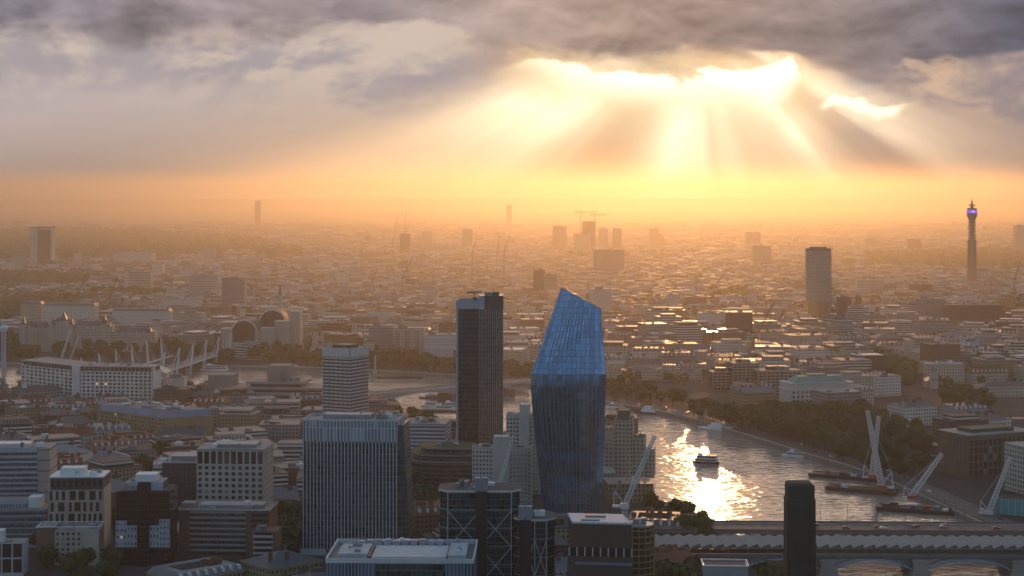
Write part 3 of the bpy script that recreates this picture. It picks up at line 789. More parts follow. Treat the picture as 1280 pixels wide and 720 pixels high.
# ================================================================= banded concrete tower
def banded_tower():
    D = 1760.0; r = thing('banded_tower', 'square white tower banded floor by floor with dark windows, tall panels round its top', 'tower', place(432, D + 22), R(-29)); claim(gx(432, D), D + 22, 30)
    w = 16.4; m = MB(); m.box(-w, w, -w, w, 0, 82.5); m.build('core', mat('dark_glazing', (.03, .035, .035), .15, .6, noisy=0), r)
    BW = mat('white_band', (.55, .55, .53), .7)
    b = MB(); b.box(-w - .5, w + .5, -w - .5, w + .5, 0, 1.55, bot=True); b0 = b.build('floor_band', BW, r, loc=(0, 0, 4))
    for i in range(1, 21): child(b0, r, (0, 0, 4 + i * 3.42))
    m = MB()
    pm = MB(); pm.box(-.5, .5, -.9, .3, 3, 75); p0 = pm.build('pier', mat('grey_pier', (.17, .175, .18), .7), r, loc=(-14, -w, 0))
    for i in range(1, 6): child(p0, r, (-14 + i * 5.6, -w, 0))
    for s in (1, -1):
        for i in range(6): child(p0, r, (s * w, -14 + i * 5.6, 0), R(90 * s))
    for i in range(8):
        t = -w + (i + .5) * (2 * w / 8)
        pm = MB(); pm.box(t - 1.75, t + 1.75, -w - 1, -w - .2, 74.6, 83.6); pm.build('crown_panel', BW, r)
        pm = MB(); pm.box(-w - 1, -w - .2, t - 1.75, t + 1.75, 74.6, 83.6); pm.build('crown_panel', BW, r)
        pm = MB(); pm.box(w + .2, w + 1, t - 1.75, t + 1.75, 74.6, 83.6); pm.build('crown_panel', BW, r)
    m = MB(); m.box(-10, 10, -9, 9, 82.5, 86); m.build('plant_room', DARK, r); clutter(r, -13, 13, -13, 13, 82.5, 4, 9, [DARK, GREYM])
    mark(432, 490, D, 'the white banded tower')
banded_tower()

# ================================================================= foreground offices
def grid_office():
    D = 1250.0; r = thing('grid_office', 'tall white framed office with rows of small square windows and a dark top storey', 'office block', place(294, D + 18), R(-3)); claim(gx(294, D), D + 18, 36)
    W = mat('office_white', (.43, .40, .36), .75)
    m = MB(); m.box(-24, 24, -17, 17, 0, 56); cells = []
    sz = wgrid(m, (-24, -17), (24, -17), 4, 46, 10, 10, .56, .55, .5, cells); wgrid(m, (24, -17), (24, 17), 4, 46, 7, 10, .56, .55, .5)
    m.build('wall', W, r); pane_parts(r, cells, *sz, PANE)
    m = MB(); cells = []; sz = wgrid(m, (-24, -17), (24, -17), 46.2, 56.2, 10, 1, .74, .88, .5, cells); wgrid(m, (24, -17), (24, 17), 46.2, 56.2, 7, 1, .74, .88, .5)
    m.build('top_storey_frame', W, r); pane_parts(r, cells, *sz, PANE, 'tall_window')
    m = MB(); m.box(-24.5, 24.5, -17.5, 17.5, 56.3, 57.2); m.build('roof', PALEROOF, r); m = MB(); m.box(-15, 17, -9, 10, 57.2, 59.6); m.build('plant_room', GREYM, r)
    clutter(r, -20, 20, -14, 14, 57.2, 6, 12)
    mark(294, 600, D, 'the white grid office')
    # dark neighbour behind it
    D2 = 1285.0; r = thing('dark_office', 'dark blue-grey office slab tucked against the side of the white grid office', 'office block', place(231, D2 + 14), R(-2)); claim(gx(231, D2), D2 + 14, 22)
    m = MB(); m.box(-13.5, 14, -14, 14, 0, 42, mt=1); m.build('wall', [fac('dark_office_wall', (.045, .055, .065), (.012, .015, .02), 3.0, 3.6, .4, .4, .6, .15, .5), DARKROOF], r)
    m = MB(); m.box(-8, 14, -10, 12, 42, 46.5); m.build('plant_room', GREYM, r); parapet(r, -13.7, 14.2, -14.2, 14.2, 42.05, 1.1, STEEL); clutter(r, -12, 10, -12, 10, 42, 6, 31)
    mark(230, 600, D2, 'the dark blue-grey slab')
grid_office()

def long_office():
    D = 1150.0; r = thing('brick_office', 'long brick office with green glass bands in front of the white grid office', 'office block', place(286, D + 15), R(-3)); claim(gx(286, D), D + 15, 36)
    m = MB(); m.box(-30, 30, -14, 14, 0, 31); m.build('wall', mat('office_brick', (.14, .085, .066), .9), r)
    for i in range(8):
        z = 3 + i * 3.55
        m = MB(); m.box(-22.5, 14, -14.5, -14.02, z, z + 2.0); m.build('window_band', glass('green_band', (.02, .04, .042), .12, 1.6, None, 1.9, 2.0, (.10, .11, .11), .1, .05, .8), r)
        m = MB(); m.box(-22.6, 14.2, -14.9, -14.02, z + 2.05, z + 3.4); m.build('spandrel', mat('office_spandrel', (.22, .225, .22), .6), r)
        m = MB(); m.box(18, 29, -14.3, -14.02, z, z + 1.9); m.build('window_band', PANE, r)
    m = MB(); m.box(-30.4, 30.4, -14.6, 14.4, 31.05, 31.9); m.build('roof', LEAD, r)
    m = MB(); m.box(-29, -20, -12, -2, 31.9, 36); m.build('stair_tower', PALEROOF, r)
    m = MB(); m.box(-18, 24, -6, 8, 31.9, 34); m.build('plant_room', GREYM, r); clutter(r, -26, 26, -13, 12, 31.9, 8, 77); parapet(r, -30.4, 30.4, -14.6, 14.4, 31.95, .9, STEEL, .2)
    r2 = thing('flat_block', 'small brick block with stacked balconies at the side of the brick office', 'flats', place(333, 1128), R(-3)); claim(gx(333, 1128), 1128, 14)
    m = MB(); m.box(-8, 8, -9, 9, 0, 24, mt=1); m.build('wall', [BRICK, DARKROOF], r2)
    for i in range(6):
        m = MB(); m.box(-6.5, 6, -10.6, -9.02, 3 + i * 3.5, 4.2 + i * 3.5, bot=True); m.build('balcony', mat('balcony_white', (.4, .38, .36)), r2)
        m = MB(); m.box(-5.5, 5, -9.2, -9.02, 4.3 + i * 3.5, 5.9 + i * 3.5); m.build('window', PANE, r2)
    clutter(r2, -7, 7, -8, 8, 24, 3, 4)
    mark(286, 670, D, 'the long brick office')
long_office()

def glazed_stepped():
    D = 1128.0; r = thing('stepped_office', 'black glass office stepping up to white rooftop plant, pale panels round its lower floors', 'office block', place(184, D + 15)); claim(gx(184, D), D + 15, 28)
    BG = glass('black_glass', (.006, .008, .01), .06, 1.5, None, 1.6, 3.6, (.025, .028, .03), .1, .12, .8, .02)
    m = MB(); m.box(-17, 17, -13, 14, 0, 48, mt=1); m.build('glass_body', [BG, DARKROOF], r)
    m = MB(); m.box(-3.5, 4, -15, -13.05, 0, 52); m.build('glass_bay', BG, r)
    m = MB(); m.box(-12, 12, -9, 10, 48, 53, mt=1); m.build('upper_storey', [BG, PALEROOF], r)
    W = mat('pale_panel', (.30, .34, .40), .5); cells = []
    for (x0, x1, z1) in ((-17.3, -10.3, 29), (-10.3, -3.7, 26), (4.2, 10.5, 26), (10.5, 17.3, 30)):
        nx, nz = 3, int((z1 - 12) / 3.6); m = MB(); sz = wgrid(m, (x0, -13.1), (x1, -13.1), 12, z1, nx, nz, .42, .42, .4, cells); m.build('panel_wall', W, r)
    pane_parts(r, cells, *sz, PANE)
    for i in range(4):
        m = MB(); m.box(-15 + i * 8, -11.2 + i * 8, -13.6, -13.05, 3, 9); m.build('ground_glazing', PANE, r)
    m = MB(); m.box(-6.5, 7, -6, 6, 53, 57.5); m.build('plant_room', WHITE, r)
    for x0, x1, z in ((-12.2, -4, 48), (4.5, 12.2, 48)):
        m = MB(); m.box(x0, x1, -9.8, -9.1, z, z + 5); m.build('louvre', mat('louvre_blue', (.28, .35, .42), .4), r)
    clutter(r, -10, 10, -8, 9, 53, 10, 8, [WHITE, PALEROOF, GREYM]); clutter(r, -16, 16, -12, -10, 48, 5, 18)
    mark(184, 650, D, 'the black stepped office')
glazed_stepped()

def dark_window_block():
    D = 1180.0; r = thing('flat_block', 'cream block of irregular tall dark windows with a dark attic and white roof plant', 'flats', place(100, D + 14), R(3)); claim(gx(100, D), D + 14, 26)
    C = mat('cream_render', (.36, .33, .275), .8)
    m = MB(); m.box(-18.5, 18.5, -13, 14, 0, 40); cells = []; rr = random.Random(5)
    wgrid(m, (-18.5, -13), (18.5, -13), 2, 40, 1, 5, .97, .93, .4)
    m.build('wall', C, r)
    for j in range(5):
        x = -17.6 + (j % 2) * .8
        while x < 16:
            w = rr.choice([1.8, 2.2, 4.2]);
            p = MB(); p.box(x, min(x + w, 17.8), -13.1, -12.9, 2.9 + j * 7.6, 8.9 + j * 7.6); p.build('window', PANE, r); x += w + rr.choice([1.7, 2.2, 3.0])
    m = MB(); m.box(-17.4, 17.4, -12, 13, 40, 48); m.build('attic', mat('attic_dark', (.045, .05, .055), .4), r)
    m = MB(); m.box(-18, 18, -12.6, 13.6, 48.02, 49); m.build('roof', WHITE, r); m = MB(); m.box(-12, 4, -6, 6, 49, 53.6); m.build('plant_room', WHITE, r); clutter(r, -14, 14, -10, 10, 49, 7, 21, [WHITE, PALEROOF, GREYM])
    for i in range(9):
        p = MB(); x = -16 + i * 4; p.box(x - 1, x + 1, -12.3, -12.02, 42, 46.5); p.build('attic_window', PANE, r)
    mark(100, 640, D, 'the tall-windowed cream block')
    D = 1130.0; r = thing('flat_block', 'low cream and brick block below the cream block with tall dark windows', 'flats', place(88, D + 10), R(2)); claim(gx(88, D), D + 10, 24)
    m = MB(); m.box(-20, -8, -9, 9, 0, 24.5, mt=1); m.build('brick_wing', [mat('wing_brick', (.18, .10, .075), .9), PALEROOF], r)
    m = MB(); m.box(-7.95, 20, -9, 9, 0, 22.5, mt=1); cells = []; sz = wgrid(m, (-7.9, -9), (9, -9), 2, 22, 5, 6, .5, .5, .35, cells); m.build('wall', [C, PALEROOF], r); pane_parts(r, cells, *sz, PANE)
    parapet(r, -20.2, 20.2, -9.2, 9.2, 24.55, .5, WHITE); clutter(r, -18, 18, -8, 8, 22.5, 6, 22, [PALEROOF, GREYM])
dark_window_block()

def left_glass_office():
    D = 1250.0; r = thing('glass_office', 'pale banded glass office block at the edge of the view with a brick-coloured end', 'office block', place(22, D + 16), R(4)); claim(gx(20, D), D + 16, 45)
    m = MB(); m.box(-40, 17, -15, 16, 0, 57, mt=1); m.build('wall', [mat('pale_cladding', (.34, .37, .40), .5), PALEROOF], r)
    G = glass('blue_band_glass', (.03, .055, .075), .12, 1.8, None, 1.6, 2.2, (.22, .25, .27), .1, .06, .8)
    for i in range(14):
        m = MB(); m.box(-40, 16.9, -15.4, -15.02, 4 + i * 3.75, 6.1 + i * 3.75); m.build('window_band', G, r)
    m = MB(); m.box(17.05, 25.5, -14, 14, 0, 57.6, mt=1); m.build('stair_tower', [fac('pinkish_panel', (.36, .31, .29), (.08, .09, .1), 9, 7.5, 1.0, .10), PALEROOF], r)
    for x in (-12, 3, 20):
        m = MB(); m.cyl(x, -10, 57, 64, .14, .06, 6); m.build('flagpole', WHITE, r)
    m = MB(); m.box(-30, 10, -8, 8, 57, 60); m.build('plant_room', STEEL, r); clutter(r, -30, 22, -12, 12, 57.6, 8, 2)
    D = 1185.0; r = thing('glass_office', 'lower glass office with setback terraces in front of the pale banded block', 'office block', place(22, D + 14), R(4)); claim(gx(15, D), D + 14, 36)
    m = MB(); m.box(-34, 22, -12, 12, 0, 26, mt=1); m.build('wall', [mat('blue_grey_cladding', (.22, .27, .31), .5), PALEROOF], r)
    for i in range(6):
        m = MB(); m.box(-34, 21.8, -12.4, -12.02, 2 + i * 4, 4.6 + i * 4); m.build('window_band', G, r)
    m = MB(); m.box(-30, 8, -8, 9, 26, 31, mt=1); m.build('upper_storey', [fac('blue_grey_upper', (.3, .35, .4), (.04, .06, .08), 2, 5, .6, .5), PALEROOF], r); m = MB(); m.box(8.5, 17, -7, 5, 26, 33); m.build('plant_room', WHITE, r); clutter(r, -30, 20, -11, 10, 26.1, 7, 6)
    D = 1098.0; r = thing('framed_pavilion', 'white framed building with big dark panes at the lower corner of the view', 'office block', place(12, D + 8), R(3)); claim(gx(10, D), D, 20)
    m = MB(); m.box(-16, 10, -8, 8, 0, 21, mt=1); cells = []; sz = wgrid(m, (-16, -8), (10, -8), 2, 21, 4, 2, .86, .9, .5, cells); m.build('wall', [mat('pavilion_white', (.42, .42, .41), .6), PALEROOF], r); pane_parts(r, cells, *sz, PANE)
    m = MB(); m.box(-10, -3, -4, 4, 21, 28); m.build('stair_tower', WHITE, r); clutter(r, -8, 8, -6, 6, 21, 3, 7)
    mark(20, 620, 1250, 'the pale banded glass office')
left_glass_office()

# ================================================================= building with the bright roof well
def finned_office():
    D = 884.0; r = thing('finned_office', 'blue finned office whose roof frame surrounds a bright pale roof well', 'office block', place(502, D + 25), R(-1.2)); claim(gx(502, D), D + 25, 48)
    z = 54.4; x0, x1, y0, y1 = -36, 38, -24, 26
    for xa, xb in ((x0, -11.5), (24, x1)):
        m = MB(); m.box(xa, xb, y0, y1, 0, z - 1, mt=1); m.build('wing', [fac('finned_wall', (.16, .20, .25), (.03, .05, .07), 1.6, 60, .45, 1.0, .5, .2, .6), LEAD], r)
    m = MB(); m.box(-11.4, 23.9, y0 + .6, y1, 0, z - 1.6, mt=1); m.build('atrium_glass', [glass('teal_glass', (.012, .05, .055), .1, 1.6, None, 2.6, 3.8, (.08, .11, .11), .08, .1, 1.0), LEAD], r)
    f = MB(); f.box(-.22, .22, -.9, 0, 0, z - 1); fm = mat('blue_fin', (.22, .29, .37), .45); f0 = None
    xs = [x0 + .6 + i * 1.75 for i in range(14)] + [24.6 + i * 1.75 for i in range(8)]
    for x in xs:
        if f0 is None: f0 = f.build('fin', fm, r, loc=(x, y0 - .05, 0))
        else: child(f0, r, (x, y0 - .05, 0))
    parapet(r, x0 - .4, x1 + .4, y0 - .4, y1 + .4, z - 1, 2.2, mat('roof_edge', (.5, .5, .5), .5), .7)
    m = MB(); m.box(-14, 24, -17, 12, z - 1, z + .6); m.build('roof_well', mat('pale_membrane', (.55, .52, .46), .6, noisy=.25, scale=.2), r)
    for i in range(6):
        p = MB(); p.box(-14, 24, -16.6 + i * 4.7, -16.3 + i * 4.7, z + .6, z + .8); p.build('seam', STEEL, r)
    for (a, b, c, d, h) in ((-31, -16, -18, 8, 2.4), (25, 34, -20, 12, 2.2)):
        m = MB(); m.box(a, b, c, d, z - 1, z + h); m.build('plant_deck', mat('plant_grey', (.36, .36, .36), .6, noisy=.3, scale=.2), r)
    m = MB(); m.box(-15.6, -14.6, -18, 12, z - 1, z + 1.2); m.box(24.1, 24.9, -18, 12, z - 1, z + 1.2); m.build('gutter_wall', DARK, r)
    for i in range(12):
        p = MB(); x = -24 + i * 4.6; p.box(x, x + 3.4, 14 + (i % 3) * .8, 19, z - 1, z + 1.6 + (i % 4) * .3); p.box(x + .4, x + 3, 14.5 + (i % 3) * .8, 18, z + 1.7 + (i % 4) * .3, z + 2.3 + (i % 4) * .3); p.build('chiller', mat('chiller', (.3, .34, .39), .45), r)
    for i in range(3):
        p = MB(); p.bar((-30 + i * 14, 21, z + .4), (-18 + i * 14, 21, z + .9), .5); p.bar((-30 + i * 14, 22.4, z + .4), (-18 + i * 14, 22.4, z + .9), .4); p.build('duct', STEEL, r)
    clutter(r, -30, 32, 19, 24, z - 1, 9, 55); clutter(r, -30, -17, -17, 7, z + 2.4, 5, 56, big=.6); clutter(r, 26, 33, -18, 10, z + 2.2, 5, 57, big=.5)
    mark(500, 700, D, 'the bright-roofed finned office')
finned_office()

# ================================================================= braced glass pavilions
def braced(label, px, D, h, wx, seed, cores):
    r = thing('braced_flats', label, 'flats', place(px, D + 14)); claim(gx(px, D), D + 14, wx * .75)
    G = glass('braced_glass_%d' % seed, (.012, .028, .032), .08, 1.6, None, 2.4, 3.4, (.05, .055, .055), .1, .16, 1.0, .03)
    pl = [(-wx / 2, -6), (-wx / 2 + 5, -12), (wx / 2 - 5, -12), (wx / 2, -6), (wx / 2, 8), (wx / 2 - 5, 13), (-wx / 2 + 5, 13), (-wx / 2, 8)]
    m = MB(); m.prism(pl, 0, h - 2, 0, 1); m.build('glass_body', [G, GREYM], r)
    m = MB(); m.prism([(a * 1.04, b * 1.05) for a, b in pl], h - 1.98, h - .9, 0, 1); m.build('roof', [mat('roof_edge', (.5, .5, .5)), DARKROOF], r)
    nfl = int(h / 10)
    for i in range(nfl):
        m = MB(); m.prism([(a * 1.02, b * 1.025) for a, b in pl], h - 12 - i * 10, h - 11.3 - i * 10, 0, bot=True); m.build('floor_edge', mat('floor_edge', (.16, .165, .165), .5), r)
    BR = mat('brace_steel', (.36, .38, .38), .4)
    bays = [(-wx / 2 + 4.6, -wx / 2 + 4.6 + (wx - 9.2) / 2), (-wx / 2 + 4.6 + (wx - 9.2) / 2, wx / 2 - 4.6)]
    for (a, b) in bays:
        z = h - 12
        while z > 0:
            for p, q in (((a, z), (b, z - 20)), ((b, z), (a, z - 20))):
                m = MB(); m.bar((p[0], -12.9, p[1]), (q[0], -12.9, q[1]), .42); m.build('brace', BR, r)
            z -= 20
    for x in (-wx / 2 + 4.6, 0, wx / 2 - 4.6):
        m = MB(); m.bar((x, -12.7, 0), (x, -12.7, h - 2), .5); m.build('column', BR, r)
    for x in cores:
        m = MB(); m.box(x - 3, x + 3, -14.4, -12.05, 0, h - 1.2); m.build('lift_core', mat('core_dark', (.02, .02, .022), .6), r)
        for s in (-2.1, 1.9):
            m = MB(); m.box(x + s - 1.7, x + s + 1.7, -13.6, -9, h - 1.1, h + 6); m.build('core_top', mat('core_metal', (.20, .22, .24), .5), r)
    clutter(r, -wx / 2 + 5, wx / 2 - 5, -6, 10, h - .9, 6, seed)
    mark(px, 650, D, label.split(' ', 1)[0] and 'the ' + ('taller' if h > 70 else 'lower') + ' braced glass block')
braced('dark glass flats behind diagonal steel braces, the taller block with twin lift tops', 600, 962, 77.5, 44, 1, (1,))
braced('lower dark glass flats with diagonal braces beside the leaning brick gallery', 668, 950, 64, 22, 2, (-5,))

# ================================================================= leaning brick gallery, lattice-brick neighbour and chimney
def gallery():
    D = 930.0; r = thing('brick_gallery', 'folded dark brick tower block with a pale flat roof and one long window slot', 'gallery', place(750, D + 14), R(-4)); claim(gx(750, D), D + 14, 28)
    B = mat('gallery_brick', (.062, .055, .047), .9, noisy=.3)
    base = [(-20, -13), (20, -17), (21, 14), (-17, 16)]; mid = [(-17.8, -12), (17.5, -14), (18, 13), (-15, 15)]; top = [(-14.5, -10.6), (17, -12.6), (12, 13), (-18, 14.5)]
    m = MB(); m.prism(base, 0, 30, 0, top=mid, cap=False); m.prism(mid, 30, 47, 0, top=[(-16.8, -11.5), (17.4, -13.5), (15, 13), (-16.5, 14.7)], cap=False)
    m.prism([(-16, -11.0), (17.2, -13.0), (14, 13), (-17, 14.6)], 51.6, 64, 0, top=top, cap=False); m.build('wall', B, r)
    m = MB(); m.prism([(-15.6, -10.6), (16.7, -12.6), (14, 13), (-16, 14)], 47, 51.58, 0); m.build('window_slot', PANE, r)
    for i in range(9):
        t = i / 8; m = MB(); x = -16 + 33 * t; y = -11.2 - 2.0 * t; m.box(x - .35, x + .35, y - .3, y + .5, 47.02, 51.56); m.build('slot_pier', mat('slot_pier', (.4, .4, .38)), r)
    m = MB(); m.prism(top, 64.02, 65, 0); rf = m.build('roof', mat('gallery_roof', (.46, .47, .48), .6, noisy=.15), r)
    m = MB(); m.box(-10, 0, -7, -5.6, 65.02, 65.5); m.build('rooflight', DARK, r); m = MB(); m.box(-8, 3, 3, 6, 65.02, 65.6); m.build('rooflight', DARK, r)
    m = MB(); m.box(3.2, 3.7, -11.5, 13, 65.02, 65.4); m.build('roof_upstand', mat('roof_edge', (.5, .5, .5)), r)
    for (a, b, z, y) in ((-13, 17.5, 42.6, -13.9), (10, 17.6, 34.6, -14.6), (4, 17.8, 27.0, -15.3)):
        m = MB(); m.poly([(a, y + (1.4 if a < 0 else .6), z), (b, y - .55, z), (b, y - .55, z + 1.7), (a, y + (1.4 if a < 0 else .6), z + 1.7)]); m.build('window', mat('slot_glass', (.14, .18, .23), .15, .6, noisy=0), r)
    mark(748, 690, D, 'the folded brick gallery')
    D = 985.0; r = thing('lattice_flats', 'round-cornered flats wrapped in an ochre lattice frame behind the folded brick gallery', 'flats', place(797, D + 8)); claim(gx(797, D), D + 8, 16)
    pl = [(9.5 * math.cos(2 * math.pi * i / 16), 9.5 * math.sin(2 * math.pi * i / 16)) for i in range(16)]
    m = MB(); m.prism([(a * .94, b * .94) for a, b in pl], 0, 52, 0); m.build('glazing', mat('lattice_glass', (.03, .03, .028), .15, .6, noisy=0), r)
    OC = mat('ochre_frame', (.30, .19, .085), .7)
    for j in range(15):
        m = MB(); m.prism(pl, 1 + j * 3.5, 1.7 + j * 3.5, 0, bot=True); m.build('floor_ring', OC, r)
    for (x, y) in pl:
        m = MB(); m.bar((x, y, 0), (x, y, 52), .55); m.build('frame_post', OC, r)
    m = MB(); m.cyl(0, 0, 52, 53, 9, n=16); m.build('roof', GREYM, r); clutter(r, -5, 5, -5, 5, 53, 4, 88)
    D = 846.0; r = thing('brick_chimney', 'square dark brick chimney standing alone in front of the bridges', 'chimney', place(999.5, D + 7)); claim(gx(999, D), D + 7, 14)
    CB = mat('chimney_brick', (.055, .046, .038), .9, noisy=.35, scale=.12)
    m = MB(); m.prism([(-7.2, -6.6), (7.2, -6.6), (7.2, 6.6), (-7.2, 6.6)], 0, 92, 0, top=[(-6.7, -6.2), (6.7, -6.2), (6.7, 6.2), (-6.7, 6.2)]); m.build('shaft', CB, r)
    for s in (-1, 1):
        m = MB(); m.prism([(s * 5.2 - 1.0, -7.2), (s * 5.2 + 1.0, -7.2), (s * 5.2 + 1.0, -6.15), (s * 5.2 - 1.0, -6.15)], 0, 90, 0); m.build('pilaster', CB, r)
    m = MB(); m.box(-6.3, 6.3, -5.8, 5.8, 92.02, 98.4); m.prism([(-6.3, -5.8), (6.3, -5.8), (6.3, 5.8), (-6.3, 5.8)], 98.42, 99.6, 0, top=[(-5.2, -4.8), (5.2, -4.8), (5.2, 4.8), (-5.2, 4.8)]); m.build('cap', CB, r)
    mark(999, 650, D, 'the brick chimney')
gallery()
def lightbox():
    D = 930.0; r = thing('brick_hall', 'brick hall top with a pale framed roof box at the bottom edge', 'gallery', place(906, D + 12), R(-3)); claim(gx(906, D), D + 12, 18)
    m = MB(); m.box(-12.5, 12.5, -8, 9, 0, 36); m.build('wall', mat('gallery_brick', (.062, .055, .047)), r)
    m = MB(); m.box(-12, 12, -7.5, 8.5, 36, 41); m.build('roof_box', mat('lightbox_glass', (.25, .27, .27), .3, .5), r)
    parapet(r, -12.3, 12.3, -7.8, 8.8, 41, .8, mat('roof_edge', (.5, .5, .5)), .5); m = MB(); m.box(-11, 11, -6.5, 7.5, 41.02, 41.3); m.build('roof', DARKROOF, r)
lightbox()

# ================================================================= curved terraces under the slim tower, white slabs and stepped riverside block
def midground():
    D = 1420.0; r = thing('curved_office', 'dark curved office with planted roof terraces at the foot of the slim black tower', 'office block', place(560, D + 20)); claim(gx(560, D), D + 15, 34); claim(gx(545, D), D - 40, 26)
    out = [(-32, 22), (-33, 0)] + [(-33 + 17 * (1 - math.cos(t)), -30 * math.sin(t)) for t in (.4, .8, 1.2, 1.5)] + [(10, -34), (30, -30), (31, 20)]
    G = glass('terrace_glass', (.02, .03, .032), .12, 1.6, None, 2.0, 3.6, (.06, .065, .065), .1, .3, .8)
    m = MB(); m.prism(out, 0, 24, 0, 1); m.build('lower_storeys', [G, GREENROOF], r)
    s = lambda k: [(a * k + (1 - k) * 2, b * k + (1 - k) * 8) for a, b in out]
    m = MB(); m.prism(s(.88), 24, 28.5, 0, 1); m.build('upper_storey', [G, GREENROOF], r); m = MB(); m.prism(s(.70), 28.5, 33, 0, 1); m.build('upper_storey', [G, GREENROOF], r)
    for k, z in ((1.015, 24), (.895, 28.5), (.715, 33)):
        m = MB(); m.prism(s(k), z - .7, z + .25, 0, cap=False); m.build('terrace_edge', mat('terrace_edge', (.22, .22, .2), .6), r)
    clutter(r, -10, 12, -6, 10, 33, 6, 61)
    mark(548, 590, D, 'the curved terraced office')
    W = fac('white_slab_wall', (.50, .47, .42), (.03, .035, .04), 2.6, 3.2, .55, .48)
    for (lab, px, D, w, h, d, rz) in (('white slab of flats with a stair tower, just left of the blue glass tower', 628, 1330, 45, 50, 14, -4), ('pale slab of flats behind the white slab beside the blue glass tower', 657, 1400, 30, 66, 16, -4)):
        r = thing('slab_flats', lab, 'flats', place(px, D + 8), R(rz)); claim(gx(px, D), D + 8, w * .55)
        m = MB(); m.box(-w / 2, w / 2, -d / 2, d / 2, 0, h - 4, mt=1); m.build('wall', [W, PALEROOF], r)
        m = MB(); m.box(-w * .14, w * .12, -d / 2 - 1.2, d / 2 - 3, 0, h + 5); m.build('stair_tower', mat('slab_white', (.5, .47, .42), .8), r)
        for j in range(int(h / 3.2) - 2):
            m = MB(); m.box(w * .16, w * .46, -d / 2 - 1.3, -d / 2 - .02, 4 + j * 3.2, 4.9 + j * 3.2, bot=True); m.build('balcony', mat('slab_white', (.5, .47, .42)), r)
        parapet(r, -w / 2 - .2, w / 2 + .2, -d / 2 - .2, d / 2 + .2, h - 4, 1, mat('slab_white', (.5, .47, .42))); clutter(r, -w / 2, w / 2, -d / 2 + 1, d / 2 - 2, h - 4, 5, int(px))
    mark(630, 580, 1340, 'the white slab flats')
    # stepped riverside block right of the blue tower
    D = 1475.0; r = thing('stepped_hotel', 'stepped cream riverside block with punched windows beside the sunlit water', 'hotel', place(783, D + 14), R(-8)); claim(gx(783, D), D + 14, 32)
    C = fac('cream_punched', (.40, .33, .25), (.03, .03, .03), 3.2, 3.3, .45, .45)
    for k, (x0, x1, y0, y1, h) in enumerate(((-23, -9, -18, 16, 42), (-9.02, 6, -15, 14, 48), (6.02, 16, -12, 12, 33), (16.02, 24, -10, 10, 22))):
        m = MB(); m.box(x0, x1, y0, y1, 0, h, mt=1); m.build('wing', [C, mat('brown_roof', (.10, .08, .065), .9, noisy=.4)], r)
        parapet(r, x0, x1 - .03, y0, y1, h + .01, .9, mat('cream_render', (.44, .40, .33)), .4)
        clutter(r, x0 + 1, x1 - 1, y0 + 1, y1 - 2, h, 4, k + 90)
    m = MB(); m.box(-7, 3, -8, 8, 48, 56); m.build('roof_pavilion', mat('brown_cladding', (.16, .12, .09), .8), r)
    for j in range(10):
        m = MB(); m.box(-22.6, -9.4, -18.9, -18.02, 5 + j * 3.6, 6.3 + j * 3.6, bot=True); m.build('balcony', mat('cream_render', (.44, .40, .33)), r)
    mark(783, 590, D, 'the stepped cream riverside block')
    D = 1590.0; r = thing('riverside_flats', 'brown riverside flats with a flat dark roof behind the stepped cream block', 'flats', place(772, D + 10), R(-20)); claim(gx(772, D), D + 10, 22)
    m = MB(); m.box(-16, 16, -9, 12, 0, 34, mt=1); m.build('wall', [fac('brown_flat_wall', (.19, .14, .10), (.02, .02, .022), 3, 3.3, .5, .5), DARKROOF], r); m = MB(); m.box(-10, 9, -4, 7, 34, 37.5); m.build('plant_room', BRICK, r); clutter(r, -14, 14, -8, 10, 34, 6, 95)
midground()

# ================================================================= middle distance: named buildings
F_ = dict(
    cream=fac('w_cream', (.47, .40, .31), bay=3.2, flr=3.6, wu=.42, wv=.52), white=fac('w_white', (.64, .59, .51), bay=3.2, flr=3.6, wu=.42, wv=.5), brown=fac('w_brown', (.15, .10, .07), bay=3.0, flr=3.5, wu=.45, wv=.5),
    red=fac('w_red', (.20, .09, .06), bay=3.0, flr=3.5, wu=.42, wv=.5), grey=fac('w_grey', (.26, .25, .235), bay=3.2, flr=3.6, wu=.5, wv=.5), buff=fac('w_buff', (.30, .225, .14), bay=3.2, flr=3.6, wu=.42, wv=.5),
    stone=fac('w_stone', (.45, .41, .345), bay=3.4, flr=3.8, wu=.40, wv=.55), dark=fac('w_dark', (.055, .06, .065), bay=2.4, flr=3.6, wu=.8, wv=.6, gr=.12), band=fac('w_band', (.56, .53, .48), bay=60, flr=3.6, wu=1.0, wv=.5),
    fine=fac('w_fine', (.33, .31, .28), bay=1.8, flr=3.4, wu=.55, wv=.55), rust=fac('w_rust', (.34, .12, .04), bay=3, flr=3.5, wu=.35, wv=.45), yellow=fac('w_yellow', (.45, .25, .05), bay=3, flr=3.5, wu=.35, wv=.45))
